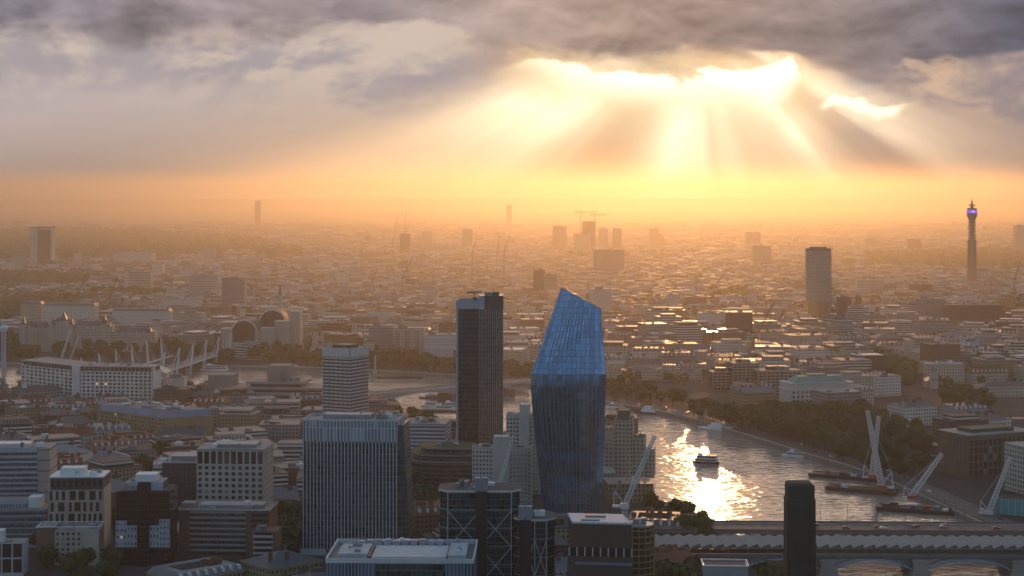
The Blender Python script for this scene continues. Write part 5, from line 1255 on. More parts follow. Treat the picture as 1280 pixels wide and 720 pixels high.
# ---- farther named blocks: (name, label, category, x0, x1, top row, metres out, wall, roof, depth, heading, style, phrase)
for a in (
    ('round_office', 'wide fine-gridded office with a curved front among the rooftops', 'office block', 1144, 1188, 402, 2760, 'fine', DARKROOF, 34, 8, 'flat', 'the curved fine-gridded office'),
    ('glass_columns_block', 'dark glass office held between tall white columns, right of the curved gridded office', 'office block', 1226, 1266, 442, 2330, 'dark', COPPER, 26, 0, 'flat', 'the white-columned glass office'),
    ('blue_white_box', 'small pale blue box building left of the white-columned glass office', 'office block', 1202, 1223, 427, 2480, fac('pale_blue_panels', (.42, .48, .56), (.3, .36, .44), 5, 40, .5, .9, gr=.5), PALEROOF, 18, 0, 'flat', None),
    ('court_house', 'grey gabled gothic building near the edge of the view below the white-columned glass office', 'court', 1220, 1290, 478, 2060, 'stone', SLATE, 24, 10, 'hip', 'the gothic gabled building'),
    ('grey_office', 'mid grey office slab with two blank side walls, left of the white-columned glass office', 'office block', 1182, 1220, 443, 2380, 'grey', PALEROOF, 26, -12, 'flat', None),
    ('rust_office', 'rust orange block, the broader of two near the pale lattice tower', 'office block', 1047, 1063, 372, 3150, 'rust', DARKROOF, 26, 0, 'flat', 'the rust orange blocks'),
    ('rust_office', 'rust orange block, the lower one on the tower side of the broader', 'office block', 1021, 1035, 379, 3120, 'rust', DARKROOF, 22, 0, 'flat', None),
    ('rust_office', 'narrow rust orange block standing behind the broader one', 'office block', 1069, 1076, 372, 3230, 'rust', DARKROOF, 18, 0, 'flat', None),
    ('yellow_office', 'small mustard yellow block at the foot of the pale lattice tower', 'office block', 1009, 1016, 377, 3260, 'yellow', PALEROOF, 14, 0, 'flat', None),
    ('grey_slab', 'grey office slab with a pale end wall above the curved gridded office', 'office block', 1146, 1181, 374, 3150, 'grey', PALEROOF, 28, -6, 'flat', 'the pale-ended grey slab'),
    ('dark_slab', 'long dark office roofed with plant behind the grey slab with the pale end', 'office block', 1181, 1250, 382, 3060, 'dark', DARKROOF, 34, -4, 'flat', 'the long dark office'),
    ('white_terrace_office', 'white curved terrace of ribbon windows below the pale lattice tower', 'office block', 1060, 1084, 385, 3000, 'band', PALEROOF, 24, 0, 'flat', None),
    ('vertical_office', 'tan office of thick vertical piers beside the white curved terrace', 'office block', 1082, 1106, 394, 2900, fac('w_piers', (.33, .27, .21), bay=2.6, flr=30, wu=.45, wv=.9), PALEROOF, 24, 0, 'flat', None),
    ('pale_hall', 'broad white windowless hall among the rooftops above the gridded balcony blocks', 'hall', 873, 911, 392, 2960, mat('plain_white', (.52, .49, .45)), PALEROOF, 34, 0, 'flat', 'the white windowless hall'),
    ('brown_hall', 'dark brown rounded hall in the orange haze behind the white windowless hall', 'hall', 855, 882, 372, 3480, 'brown', DARKROOF, 40, 0, 'flat', None),
    ('long_terrace', 'long slate-roofed stone terrace in front of the white windowless hall', 'terrace', 858, 921, 432, 2560, 'stone', SLATE, 20, -4, 'mansard', 'the long slate terrace'),
    ('white_tower', 'white tower with round-cornered top just behind the tip of the blue glass tower', 'tower', 738, 763, 362, 3300, fac('w_tower_white', (.52, .48, .43), bay=3.4, flr=3.4, wu=.3, wv=.4), PALEROOF, 26, 12, 'tower', 'the white hazy tower'),
    ('dark_twin', 'dark half of a tower pair left of the blue glass tower tip', 'tower', 667, 681, 338, 4000, 'dark', DARKROOF, 24, 0, 'tower', 'the dark-and-light tower pair'),
    ('light_twin', 'lighter lower half of a tower pair left of the blue glass tower tip', 'tower', 680, 696, 344, 3960, 'grey', DARKROOF, 24, 0, 'tower', None),
    ('broad_tower', 'broad pale tower block with heavy shoulders in the orange haze', 'tower', 742, 780, 312, 5000, 'grey', LEAD, 40, 0, 'tower', 'the broad hazy tower'),
    ('grey_tower', 'square grey tower standing alone behind the arched station', 'tower', 279, 307, 349, 3500, 'grey', DARKROOF, 34, 0, 'tower', 'the square grey tower'),
    ('white_slab', 'white office slab with a blank end wall left of the square grey tower', 'office block', 238, 270, 344, 3900, 'band', PALEROOF, 26, -8, 'flat', None),
    ('stepped_offices', 'stepped pale offices in hazy light above the turreted terrace', 'office block', 163, 190, 340, 4100, 'band', PALEROOF, 30, 0, 'flat', None),
    ('wide_white_block', 'wide white block half lost in haze high above the turreted terrace', 'hotel', 143, 193, 316, 5600, 'white', PALEROOF, 40, 0, 'flat', None),
    ('terrace_row', 'long white terrace above the trees behind the turreted stone terrace', 'terrace', 56, 122, 379, 3000, 'white', LEAD, 22, -5, 'mansard', 'the long white terrace'),
    ('terrace_row', 'second long white terrace continuing towards the square grey tower', 'terrace', 142, 215, 386, 2900, 'white', LEAD, 22, -5, 'mansard', None),
    ('small_palace', 'cream villa standing alone among trees at the left above the turreted terrace', 'villa', 28, 54, 377, 3060, 'cream', LEAD, 22, 0, 'mansard', None),
    ('ministry', 'wide banded stone ministry in front of the square grey tower', 'office block', 213, 256, 392, 2950, 'stone', LEAD, 30, -4, 'flat', None),
    ('ministry', 'white flat-topped ministry just left of the square grey tower', 'office block', 207, 250, 374, 3250, 'white', PALEROOF, 30, -4, 'flat', None),
    ('cluster_tower', 'leftmost tower of the hazy cluster under the two flat-jibbed cranes', 'tower', 691, 708, 283, 7000, 'grey', LEAD, 40, 0, 'tower', 'the hazy tower cluster'),
    ('cluster_tower', 'darkest tallest tower of the hazy cluster, between the two flat-jibbed cranes', 'tower', 728, 744, 277, 6900, 'dark', DARKROOF, 40, 0, 'tower', None),
    ('cluster_tower', 'wide lower slab at the base of the hazy tower cluster', 'tower', 717, 738, 293, 6500, 'cream', LEAD, 40, 0, 'tower', None),
    ('cluster_tower', 'pale tower right of the darkest one in the hazy cluster', 'tower', 748, 760, 286, 6900, 'cream', LEAD, 36, 0, 'tower', None),
    ('cluster_tower', 'rightmost square tower of the hazy cluster', 'tower', 766, 777, 286, 6800, 'grey', LEAD, 36, 0, 'tower', None),
    ('haze_tower', 'faint tower in the brightest haze, taller of a close pair right of the cluster', 'tower', 812, 824, 286, 7600, 'grey', LEAD, 36, 0, 'tower', None),
    ('haze_tower', 'faint tower in the brightest haze, lower of a close pair right of the cluster', 'tower', 822, 830, 294, 7600, 'grey', LEAD, 30, 0, 'tower', None),
    ('haze_tower', 'faint wide slab in the haze left of the pale lattice tower', 'tower', 932, 950, 290, 7200, 'grey', LEAD, 36, 0, 'tower', None),
    ('haze_tower', 'hazy brown tower with a crane beside it, far beyond the slim black tower', 'tower', 500, 513, 293, 6400, 'brown', DARKROOF, 40, 0, 'tower', 'the hazy brown tower'),
    ('haze_tower', 'hazy square tower between the hazy brown tower and the slim black tower', 'tower', 578, 591, 287, 7200, 'grey', LEAD, 40, 0, 'tower', None),
    ('haze_tower', 'pale hazy slab right beside the hazy brown tower', 'tower', 527, 541, 290, 7300, 'cream', LEAD, 36, 0, 'tower', None),
    ('haze_tower', 'faint thin tower on the skyline far left of the hazy brown tower', 'tower', 319, 326, 251, 11500, 'grey', LEAD, 30, 0, 'tower', None),
    ('haze_tower', 'faint thin skyline tower above the slim black tower', 'tower', 633, 640, 257, 11500, 'grey', LEAD, 30, 0, 'tower', None),
    ('haze_tower', 'dark slab on the hazy skyline between the pale lattice tower and the telecom tower', 'tower', 1135, 1150, 299, 6800, 'dark', LEAD, 36, 0, 'tower', None),
    ('haze_tower', 'low wide slab on the hazy skyline just right of the pale lattice tower', 'tower', 1082, 1094, 299, 7000, 'grey', LEAD, 36, 0, 'tower', None),
    ('haze_tower', 'bluish tower at the edge of the view beyond the telecom tower', 'tower', 1268, 1280, 282, 6600, 'band', PALEROOF, 36, 0, 'tower', None),
    ('dark_office', 'dark square office in the rooftops left of the telecom tower', 'office block', 1138, 1164, 356, 3900, 'dark', DARKROOF, 34, 0, 'flat', None),
    ('white_offices', 'stepped white offices at the foot of the telecom tower', 'office block', 1166, 1186, 352, 4000, 'band', PALEROOF, 30, 0, 'flat', None),
    ('tan_office', 'wide tan office with a concave front left of the dark square office', 'office block', 1070, 1103, 350, 4000, 'cream', LEAD, 34, 0, 'flat', None),
    ('pale_slab', 'pale slab with vertical strips in the orange haze left of the pale lattice tower', 'office block', 940, 963, 307, 5600, 'fine', LEAD, 34, 0, 'flat', None),
    ('white_offices', 'white office with shining roof left of the pale lattice tower', 'office block', 908, 926, 370, 3500, 'white', PALEROOF, 26, 0, 'flat', None),
):
    block(*a[:9], depth=a[9], rz=a[10], style=a[11], phrase=a[12])

# ---- pale lattice tower, telecom tower, barracks tower
def lattice_tower():
    D = 3300.0; r = thing('lattice_tower', 'tall slab tower faced in pale concrete lattice with dark top storeys', 'tower', place(1023, D + 12)); claim(gx(1023, D), D + 12, 36); s = D / FPX
    w = 15.5 * s; h = zat(314, D); m = MB(); m.prism([(-w, -6), (-w * .3, -10), (w * .3, -10), (w, -6), (w, 8), (-w, 8)], 0, h, 0); m.build('wall', fac('lattice_wall', (.38, .33, .27), (.03, .03, .03), 2.4, 3.2, .55, .5), r)
    m = MB(); m.prism([(-w, -6), (-w * .3, -10), (w * .3, -10), (w, -6), (w, 8), (-w, 8)], h + .02, h + 5, 0); m.build('top_storey', fac('lattice_top', (.09, .08, .07), (.02, .02, .02), 2.4, 5, .6, .7), r)
    m = MB(); m.box(-w * .7, w * .6, -4, 5, h + 5, h + 8); m.build('plant_room', DARK, r); m = MB(); m.box(-w * 1.15, -w - .1, -5, 6, 0, h * .18); m.build('podium', F_['grey'], r)
    mark(1023, 345, D, 'the pale lattice tower')
    D = 4300.0; s = D / FPX; r = thing('telecom_tower', 'slender dark telecom tower with round decks and a violet lit band near its top', 'tower', place(1215, D)); claim(gx(1215, D), D, 24)
    z = lambda y: zat(y, D); DK = fac('telecom_cladding', (.07, .08, .08), (.02, .025, .03), 2, 3.5, .6, .5)
    m = MB(); m.cyl(0, 0, 0, z(300), 11, n=20); m.build('shaft', DK, r); m = MB(); m.cyl(0, 0, z(300), z(276), 6, n=14); m.build('core', DARK, r)
    for i in range(6):
        y = 299 - i * 4; m = MB(); m.cyl(0, 0, z(y), z(y) + 1.4, 9.5, n=20, bot=True); m.build('aerial_deck', DARK, r)
        for k in range(5):
            a = k * 1.257 + i * .5; m = MB(); m.cyl(7.5 * math.cos(a), 7.5 * math.sin(a), z(y) + 1.5, z(y) + 5, 2.1, n=8); m.build('dish', mat('dish_grey', (.12, .12, .12)), r)
    m = MB(); m.cyl(0, 0, z(276), z(270), 7, 12.5, n=24, bot=True); m.cyl(0, 0, z(270), z(266.5), 12.5, n=24); m.build('lounge', DK, r)
    m = MB(); m.cyl(0, 0, z(266.4), z(262.4), 12.8, n=24); m.build('screen_band', mat('violet_screen', (.05, .02, .2), .4, noisy=0, emit=((.16, .07, .75), 1.1)), r)
    m = MB(); m.cyl(0, 0, z(262.3), z(260), 11.5, n=20); m.cyl(0, 0, z(260), z(257), 4, n=10); m.cyl(0, 0, z(257), z(255.5), 8.5, n=16, bot=True); m.cyl(0, 0, z(255.5), z(251), 2.4, n=8); m.cyl(0, 0, z(251), z(246), .6, n=6); m.build('mast', DARK, r)
    for k in range(3):
        m = MB(); t = -2.2 + k * 2.2; m.box(t - .6, t + .6, -13.1, -12.85, z(265.2), z(263.6)); m.build('lit_letter', mat('letter_light', (.4, .4, .8), noisy=0, emit=((.6, .5, 1), 1.6)), r)
    mark(1215, 310, D, 'the telecom tower')
    D = 5500.0; s = D / FPX; r = thing('barracks_tower', 'lone residential tower of two white end walls and a recessed dark centre above the parkland', 'tower', place(53, D + 12)); claim(gx(53, D), D + 12, 40)
    z = lambda y: zat(y, D); WW = mat('tower_end_wall', (.50, .46, .42), .8)
    for a, b in ((39, 48), (64.5, 67.5)):
        m = MB(); m.box((a - 53) * s, (b - 53) * s, -12, 12, 0, z(284.5)); m.build('end_wall', WW, r)
    m = MB(); m.box(-5 * s + .2, 11.5 * s - .2, -9, 10, 0, z(287)); m.build('centre_wall', F_['dark'], r); m = MB(); m.box(-15 * s, 15.5 * s, -11, 11, z(285.5), z(283.4)); m.build('roof', mat('tower_roof', (.2, .18, .17)), r)
    mark(53, 310, D, 'the lone parkland tower')
lattice_tower()
def church(label, px, D, ytop, w, mt=STONE, tower=True):
    r = thing('church', label, 'church', place(px, D)); claim(gx(px, D), D, 22); z = zat(ytop, D)
    m = MB(); m.box(-w, w, -w, w, 0, z * .55); m.box(-w * .8, w * .8, -w * .8, w * .8, z * .55, z * .75); m.build('tower', mt, r)
    m = MB(); m.box(-w * 1.6, w * 1.6, w + .1, w * 6, 0, z * .3); m.build('nave', mt, r); m = MB(); m.hip(-w * 1.6, w * 1.6, w + .1, w * 6, z * .3, z * .45, gable=True); m.build('roof', SLATE, r)
    for s in (-1, 1):
        m = MB(); m.box(s * w * .4 - .8, s * w * .4 + .8, -w - .1, -w - .02, z * .35, z * .48); m.build('belfry_opening', DARK, r)
    spire(r, 0, 0, z * .75, w * .75, z * .25, SLATE if mt is BRICK else LEAD, 8)
church('white church tower with a short lead spire left of the gothic gabled building', 1167, 2150, 458, 4.5)
church('slim white steeple among the trees beyond the classical palace', 794, 2480, 446, 3.2)
church('pale church tower rising left of the gridded balcony blocks', 350, 2950, 352, 4)
for lab, px, D, yt, c in (('dark column monument with a statue on a plinth, above the turreted terrace', 153, 3050, 370, DCONC),):
    r = thing('column_monument', lab, 'monument', place(px, D)); z = zat(yt, D)
    m = MB(); m.box(-5, 5, -5, 5, 0, 9); m.build('plinth', c, r); m = MB(); m.cyl(0, 0, 9, z - 6, 2.0, 1.7, 12); m.box(-2.4, 2.4, -2.4, 2.4, z - 6, z - 4.6); m.build('column', c, r); m = MB(); m.cyl(0, 0, z - 4.6, z, .9, .5, 8); m.build('statue', c, r)

# ================================================================= cranes
def lattice(mb, p, q, w, n, t=.28, taper=.5):
    p, q = Vector(p), Vector(q); d = (q - p).normalized(); a = d.cross(Vector((0, 1, 0)))
    a = Vector((1, 0, 0)) if a.length < .05 else a.normalized()
    b = d.cross(a).normalized()
    C = [[p.lerp(q, i / n) + (a * sx + b * sy) * (w / 2) * (1 - (1 - taper) * i / n) for sx, sy in ((1, 1), (-1, 1), (-1, -1), (1, -1))] for i in range(n + 1)]
    for k in range(4): mb.bar(C[0][k], C[-1][k], t * 1.5)
    for i in range(n):
        for k in range(4):
            j = (k + 1) % 4; mb.bar(C[i][k], C[i + 1][j] if i % 2 else C[i + 1][j], t); mb.bar(C[i + 1][k], C[i + 1][j], t * .8)
CRW = mat('crane_white', (.55, .53, .5), .5)
CRD = mat('crane_dark', (.10, .08, .07), .6)
CRR = mat('crane_red', (.42, .06, .03), .5)
LAMP = MATS['red_lamp']
def luffing_crane(label, px, D, zb, ytip, pxtip, mt, w=2.4, mast=0, lamp=True, base=None, counter=True, yb=None):
    """crane whose jib rises from (px, zb) to the tip seen at (pxtip, ytip)"""
    s = D / FPX; tip = ((pxtip - px) * s, 2.0, zat(ytip, D)); r = thing('crane', label, 'crane', (gx(px, D), D, zb))
    T = Vector(tip) - Vector((0, 0, zb)); L = T.length
    if mast:
        m = MB(); lattice(m, (0, 0, -zb + .2), (0, 0, 0), w, max(6, int(zb / 3)), w * .1, 1.0); m.build('mast', CRR if mast == 2 else mt, r)
    m = MB(); lattice(m, (0, 0, 1.0), T, w, max(8, int(L / 2.6)), w * .11, .55); m.build('jib', mt, r)
    m = MB(); sg = -1 if T.x > 0 else 1; m.box(-w * .9, w * .9, -w * .8, w * .8, -.6, 2.2); m.build('cab', base or mt, r)
    if counter:
        m = MB(); k = L * .16; m.bar((0, 0, 1.5), (sg * k * .8, 0, k * 1.3), w * .2); m.bar((sg * k * .9, 0, 1.5), (sg * k * .8, 0, k * 1.3), w * .2); m.bar((sg * k * .8, 0, k * 1.3), T * .96, w * .06); m.box(min(0, sg * k), max(0, sg * k), -w * .5, w * .5, -.2, 1.2); m.build('counter_jib', mt, r)
    if lamp:
        m = MB(); m.cyl(T.x, T.y, T.z - .2, T.z + w * .12, w * .1, n=6); m.build('warning_lamp', LAMP, r)
    return r
luffing_crane('white lattice crane leaning between the slim black tower and the blue glass tower', 622, 1120, zat(615, 1120), 545, 642, CRW, 2.2, 1)
luffing_crane('white luffing crane with a tall triangular back frame behind the folded brick gallery', 781, 1010, zat(634, 1010), 545, 819, CRW, 2.6, 1)
luffing_crane('tallest white barge crane jib, leaning towards the water beside the trees', 1102, 1418, 1.5, 514, 1085, CRW, 4.2, base=CRR)
luffing_crane('white barge crane jib crossing behind the tallest one', 1090, 1470, 1.5, 521, 1099, CRW, 3.8, base=CRR)
luffing_crane('white lattice crane on the cluttered pontoon, leaning towards the brown glazed block', 1139, 1372, 1.5, 568, 1178, CRW, 3.6, base=CRR)
luffing_crane('white lattice crane on the river wall beside the teal hoarding', 1236, 1308, 1.0, 572, 1264, CRW, 3.0)
luffing_crane('tall pale crane jib above the long white riverside office, the longer of a pair', 73, 2390, 1.0, 412, 88, CRW, 2.6)
luffing_crane('shorter pale crane jib above the long white riverside office', 84, 2400, 1.0, 421, 98, CRW, 2.4)
luffing_crane('dark crane on a red and white mast above the gridded balcony blocks', 941, 2420, zat(428, 2420), 378, 968, CRD, 2.2, 2)
for i, (lab, px, D, yb, yt, pt) in enumerate((
    ('hazy crane beside the hazy brown tower, the one leaning steepest', 491, 5600, 300, 267, 498), ('hazy crane rising behind the hazy brown tower, nearly upright', 506, 6400, 292, 264, 508),
    ('hazy crane tilted over the top of the hazy brown tower', 508, 6500, 290, 270, 515), ('faint crane in the haze left of the hazy brown tower', 452, 5000, 315, 293, 461), ('faint crane low in the haze above the pale block of window strips', 466, 3600, 350, 337, 471),
    ('thin crane leaning over rooftops below the hazy brown tower', 503, 3700, 348, 320, 517), ('hazy crane right of the slim black tower, upright', 621, 4600, 318, 295, 625), ('second hazy crane right of the slim black tower, leaning', 630, 4600, 318, 295, 637),
    ('small hazy crane just left of the slim black tower top', 590, 4400, 320, 303, 594), ('dark crane leaning in the orange haze above the white windowless hall', 898, 3900, 350, 340, 908), ('second small crane in the orange haze above the white windowless hall', 870, 3900, 352, 342, 878),
    ('thin dark crane in hazy light above the long white terrace', 137, 3300, 372, 346, 147), ('thin crane left of the column monument, in hazy light', 98, 3200, 366, 345, 107), ('pale crane at the edge of the view below the telecom tower', 1268, 3500, 350, 327, 1276))):
    luffing_crane(lab, px, D, zat(yb, D), yt, pt, CRD, 2.6, 1, lamp=False, counter=False)
def flat_crane(label, px, D, ytop, xa, xb):
    r = thing('crane', label, 'crane', (gx(px, D), D, 0)); s = D / FPX; z = zat(ytop, D)
    m = MB(); lattice(m, (0, 0, 0), (0, 0, z + 6), 3, 40, .5, 1); m.build('mast', CRD, r)
    m = MB(); lattice(m, ((xa - px) * s, 0, z), ((xb - px) * s, 0, z), 2.6, 26, .5, 1); m.build('jib', CRD, r)
    m = MB(); m.box(min((xa - px) * s, 0), min((xa - px) * s, 0) + 8, -2, 2, z - 5, z - 1); m.build('counterweight', CRD, r)
flat_crane('taller flat-jibbed tower crane over the hazy tower cluster', 726, 6700, 265, 719, 746); flat_crane('lower flat-jibbed tower crane over the hazy tower cluster', 744, 6700, 268.5, 738, 758)

# ---- observation ride at the left edge
r = thing('ride_tower', 'thin pale blue lattice tower at the very edge by the long white riverside office', 'ride tower', place(4.5, 2080)); z = zat(402, 2080)
m = MB(); lattice(m, (0, 0, 0), (0, 0, z), 3.4, 34, .5, 1); m.build('mast', mat('ride_blue', (.33, .42, .52), .5), r)
m = MB(); m.cyl(0, 0, z - 12, z - 7, 3.5, 5, 14, bot=True); m.cyl(0, 0, z - 7, z - 4, 5, 2.5, 14); m.build('gondola', WHITE, r); m = MB(); m.cyl(0, 0, z, z + 5, .6, .2, 8); m.build('finial', WHITE, r)

# ================================================================= boats
HULLW = mat('hull_white', (.80, .78, .74), .4); HULLD = mat('hull_dark', (.03, .03, .035), .5); HULLB = mat('hull_blue', (.05, .09, .2), .5); RUST = mat('rust_hull', (.12, .055, .035), .85, noisy=.5)
def hull(L, W, H, bow=.25):
    h = L / 2; return [(-h, -W / 2 * .8), (-h * .8, -W / 2), (h * (1 - 2 * bow), -W / 2), (h * .82, -W * .26), (h, 0), (h * .82, W * .26), (h * (1 - 2 * bow), W / 2), (-h * .8, W / 2), (-h, W / 2 * .8)]
def boat(label, px, py, L, W, heading, style='cruiser', hm_=HULLW, group=None):
    D = dist(py, -4); r = thing('boat', label, 'boat', (gx(px, D), D, -4), R(heading), group)
    pl = hull(L, W, 2); m = MB(); m.prism([(a * .94, b * .85) for a, b in pl], -.4, 1.9, 0, top=pl); m.build('hull', hm_, r)
    if style == 'cruiser':
        m = MB(); m.box(-L * .40, L * .26, -W * .42, W * .42, 1.92, 4.3); c = m.build('cabin', HULLW, r)
        for s in (-1, 1):
            m = MB(); m.box(-L * .38, L * .24, s * W * .43 - .06, s * W * .43 + .06, 2.6, 3.7); m.build('window_band', PANE, c)
        m = MB(); m.box(-L * .38, L * .20, -W * .4, W * .4, 4.33, 4.6); m.build('roof', PALEROOF, r)
        m = MB(); m.box(L * .02, L * .16, -W * .25, W * .25, 4.62, 6.6); m.build('wheelhouse', HULLW, r)
    elif style == 'party':
        for k, (a, b) in enumerate(((-.44, .36), (-.42, .30))):
            m = MB(); m.box(L * a, L * b, -W * .45, W * .45, 1.92 + k * 2.7, 4.5 + k * 2.7); c = m.build('deck_house', HULLW, r)
            for s in (-1, 1):
                m = MB(); m.box(L * (a + .02), L * (b - .02), s * W * .46 - .06, s * W * .46 + .06, 2.7 + k * 2.7, 3.9 + k * 2.7); m.build('window_band', PANE, c)
        m = MB(); m.box(L * -.42, L * -.02, -W * .43, W * .43, 7.25, 7.5); m.build('awning', HULLD, r); m = MB(); m.box(L * .12, L * .26, -W * .3, W * .3, 7.22, 9.2); m.build('wheelhouse', HULLW, r)
    elif style == 'ship':
        m = MB(); m.box(-L * .32, L * .22, -W * .42, W * .42, 1.92, 5); c = m.build('deck_house', HULLW, r); m = MB(); m.box(-L * .1, L * .14, -W * .34, W * .34, 5.02, 8); m.build('bridge', HULLW, r)
        m = MB(); m.box(-L * .3, L * .2, -W * .43, -W * .42, 2.9, 4.1); m.build('window_band', PANE, c); m = MB(); m.cyl(-L * .16, 0, 5, 10.5, 1.5, 1.3, 12); m.build('funnel', mat('funnel_buff', (.5, .4, .2)), r)
        for x in (-L * .36, L * .28):
            m = MB(); m.cyl(x, 0, 1.9, 24, .3, .16, 6); m.bar((x, -2.4, 18), (x, 2.4, 18), .2); m.build('mast', DARK, r)
    return r
D_ = 0
boat('white twin-deck ferry leaving the gap left of the blue glass tower', 653, 526, 30, 9, 172, 'cruiser')
boat('white cruise boat moored close behind the right edge of the blue glass tower', 768, 510, 26, 8, 160, 'cruiser')
boat('old steamer with dark hull moored by the far river wall', 811, 517, 36, 8, 152, 'ship', HULLD)
boat('large white moored ship with two tall masts and a buff funnel', 899, 538, 54, 11, 140, 'ship')
boat('double-decked party boat alone in mid river above the sun glitter', 882, 579, 25, 8, 158, 'party', HULLD)
boat('small white ferry moored at the far pier below the trees', 993, 571, 25, 7, 158, 'cruiser')
boat('white and blue ferry under the concrete bridge, nearest its pier', 541, 498, 34, 9, 176, 'cruiser', HULLB)
boat('long white boat at the pontoon left of the slim black tower', 553, 512, 30, 8, 174, 'cruiser')
boat('smaller white boat at the outer end of the pontoon left of the slim black tower', 537, 508, 20, 6, 170, 'cruiser')
boat('white boat half hidden by the edge of the slim black tower', 565, 511, 24, 7, 172, 'party')
boat('moored white boat below the far trees left of the white banded tower', 372, 462, 26, 6, 178, 'cruiser')
boat('white floating restaurant boat under the masted footbridge', 268, 463, 40, 9, 178, 'party')
def pontoon(label, px, py, L, W, heading, mt, items, seed, name='barge', cat='barge', h=2.6):
    D = dist(py, -4); r = thing(name, label, cat, (gx(px, D), D, -4), R(heading)); rr = random.Random(seed)
    m = MB(); m.prism([(-L / 2 + 1, -W / 2 + .3), (L / 2 - 1, -W / 2 + .3), (L / 2 - 1, W / 2 - .3), (-L / 2 + 1, W / 2 - .3)], -.4, h, 0, top=[(-L / 2, -W / 2), (L / 2, -W / 2), (L / 2, W / 2), (-L / 2, W / 2)]); m.build('hull', mt, r)
    m = MB(); m.box(-L / 2, L / 2, -W / 2 - .15, -W / 2 + .15, h + .01, h + .7); m.box(-L / 2, L / 2, W / 2 - .15, W / 2 + .15, h + .01, h + .7); m.build('rubbing_rail', RUST, r)
    for i in range(items):
        w, d, hh = rr.uniform(2, 7), rr.uniform(1.5, 3.5), rr.uniform(.8, 3); x, y = rr.uniform(-L / 2 + 3, L / 2 - 9), rr.uniform(-W / 2 + 1.5, W / 2 - 4.5)
        m = MB(); m.box(x, x + w, y, y + d, h, h + hh); m.build('deck_cargo', rr.choice([RUST, DARK, GREYM, DCONC, CRR, BLUEP, WHITE]), r)
    return r
pontoon('dark work barge with a blue cabin, farther of the two by the river wall', 1057, 598, 62, 14, 152, HULLD, 14, 1)
pontoon('rust red work barge nearest the sunlit water', 1077, 615, 58, 14, 150, RUST, 8, 2)
pontoon('low cluttered pontoon with a white container by the end of the bridges', 1148, 640, 62, 15, 158, HULLD, 22, 3)
pontoon('boat landing pontoon left of the slim black tower', 548, 515, 66, 9, 176, HULLD, 5, 4, 'pontoon', 'pontoon', 1.4); pontoon('flat pier pontoon beside the small white ferry below the trees', 1018, 566, 40, 6, 158, DCONC, 3, 5, 'pontoon', 'pontoon', 1.4)
pontoon('long dark pontoon along the far river wall behind the white banded tower', 500, 473, 60, 7, 2, HULLD, 4, 6, 'pontoon', 'pontoon', 1.4); pontoon('moored pontoon below the far wall beside the old steamer', 786, 513, 30, 7, 150, HULLD, 4, 7, 'pontoon', 'pontoon', 1.4)
pontoon('construction pontoon with teal edging under the pale crane pair', 92, 466, 150, 14, 2, mat('teal_dull', (.10, .22, .22)), 20, 8)

# ================================================================= trees
LEAF = None
def leaf_mat():
    m = bpy.data.materials.new('foliage'); m.use_nodes = True; nt = m.node_tree; b = nt.nodes['Principled BSDF']
    tc = nt.nodes.new('ShaderNodeTexCoord'); oi = nt.nodes.new('ShaderNodeObjectInfo')
    n = noise(nt, tc.outputs['Object'], .35, 3, .6); rr = X(nt, oi.outputs['Random'])
    c = mixc(nt, n.smooth(.3, .7), (.028, .056, .016), (.070, .108, .030)); c = mixc(nt, rr * .6, c, (.05, .06, .018))
    nt.links.new(c, b.inputs['Base Color']); b.inputs['Roughness'].default_value = .8; b.inputs['Specular IOR Level'].default_value = .2; return m
LEAF = leaf_mat(); BARK = mat('bark', (.06, .045, .035), .95)
def crown_mesh(seed, lobes, leaves, size):
    rr = random.Random(seed); m = MB(); L = []
    for i in range(lobes):
        a = rr.uniform(0, 6.28); q = rr.uniform(.1, .62); L.append((Vector((q * math.cos(a), q * math.sin(a), rr.uniform(.0, .85))), rr.uniform(.30, .52)))
    for i in range(leaves):
        c, rad = rr.choice(L); d = Vector((rr.gauss(0, 1), rr.gauss(0, 1), rr.gauss(0, 1))).normalized()
        p = c + d * rad * rr.uniform(.72, 1.08); u = d.cross(Vector((rr.gauss(0, 1), rr.gauss(0, 1), rr.gauss(0, 1)))).normalized(); v = d.cross(u); s = rr.uniform(.6, 1.25) * size
        u, v = (u + d * rr.uniform(-.6, .6)) * s, (v + d * rr.uniform(-.6, .6)) * s
        m.poly([p - u - v * .5, p + u - v * .6, p + u * .7 + v, p - u * .8 + v * .8])
    return m
TREES = []
for k in range(6):
    r = thing('tree', 'x', 'tree', (0, 0, -500))
    cm = crown_mesh(k, 10 + k, 820, .12); o = cm.build('crown', LEAF, r, loc=(0, 0, 7.2)); o.scale = (9.2, 9.2, 8.6)
    m = MB(); m.cyl(0, 0, 0, 7, .55, .38, 7)
    for i in range(5):
        a = i * 1.3 + k; m.bar((0, 0, 5.6), (3.6 * math.cos(a), 3.6 * math.sin(a), 11), .32)
    m.build('trunk', BARK, r); TREES.append(r)
used_t = set()
def tree(x, y, s, label, group, z=0):
    k = rnd.randrange(6); sz = (s * rnd.uniform(.9, 1.15),) * 2 + (s * rnd.uniform(.85, 1.15),)
    if k not in used_t:
        used_t.add(k); t = TREES[k]; t.location = (x, y, z); t.rotation_euler[2] = rnd.uniform(0, 6.28); t.scale = sz; t['label'] = label; t['group'] = group
    else: dup(TREES[k], (x, y, z), rnd.uniform(0, 6.28), label, group, sz)
def inside(p, poly):
    c = False; n = len(poly)
    for i in range(n):
        a, b = poly[i], poly[(i + 1) % n]
        if (a[1] > p[1]) != (b[1] > p[1]) and p[0] < (b[0] - a[0]) * (p[1] - a[1]) / (b[1] - a[1]) + a[0]: c = not c
    return c
TREEZ = []
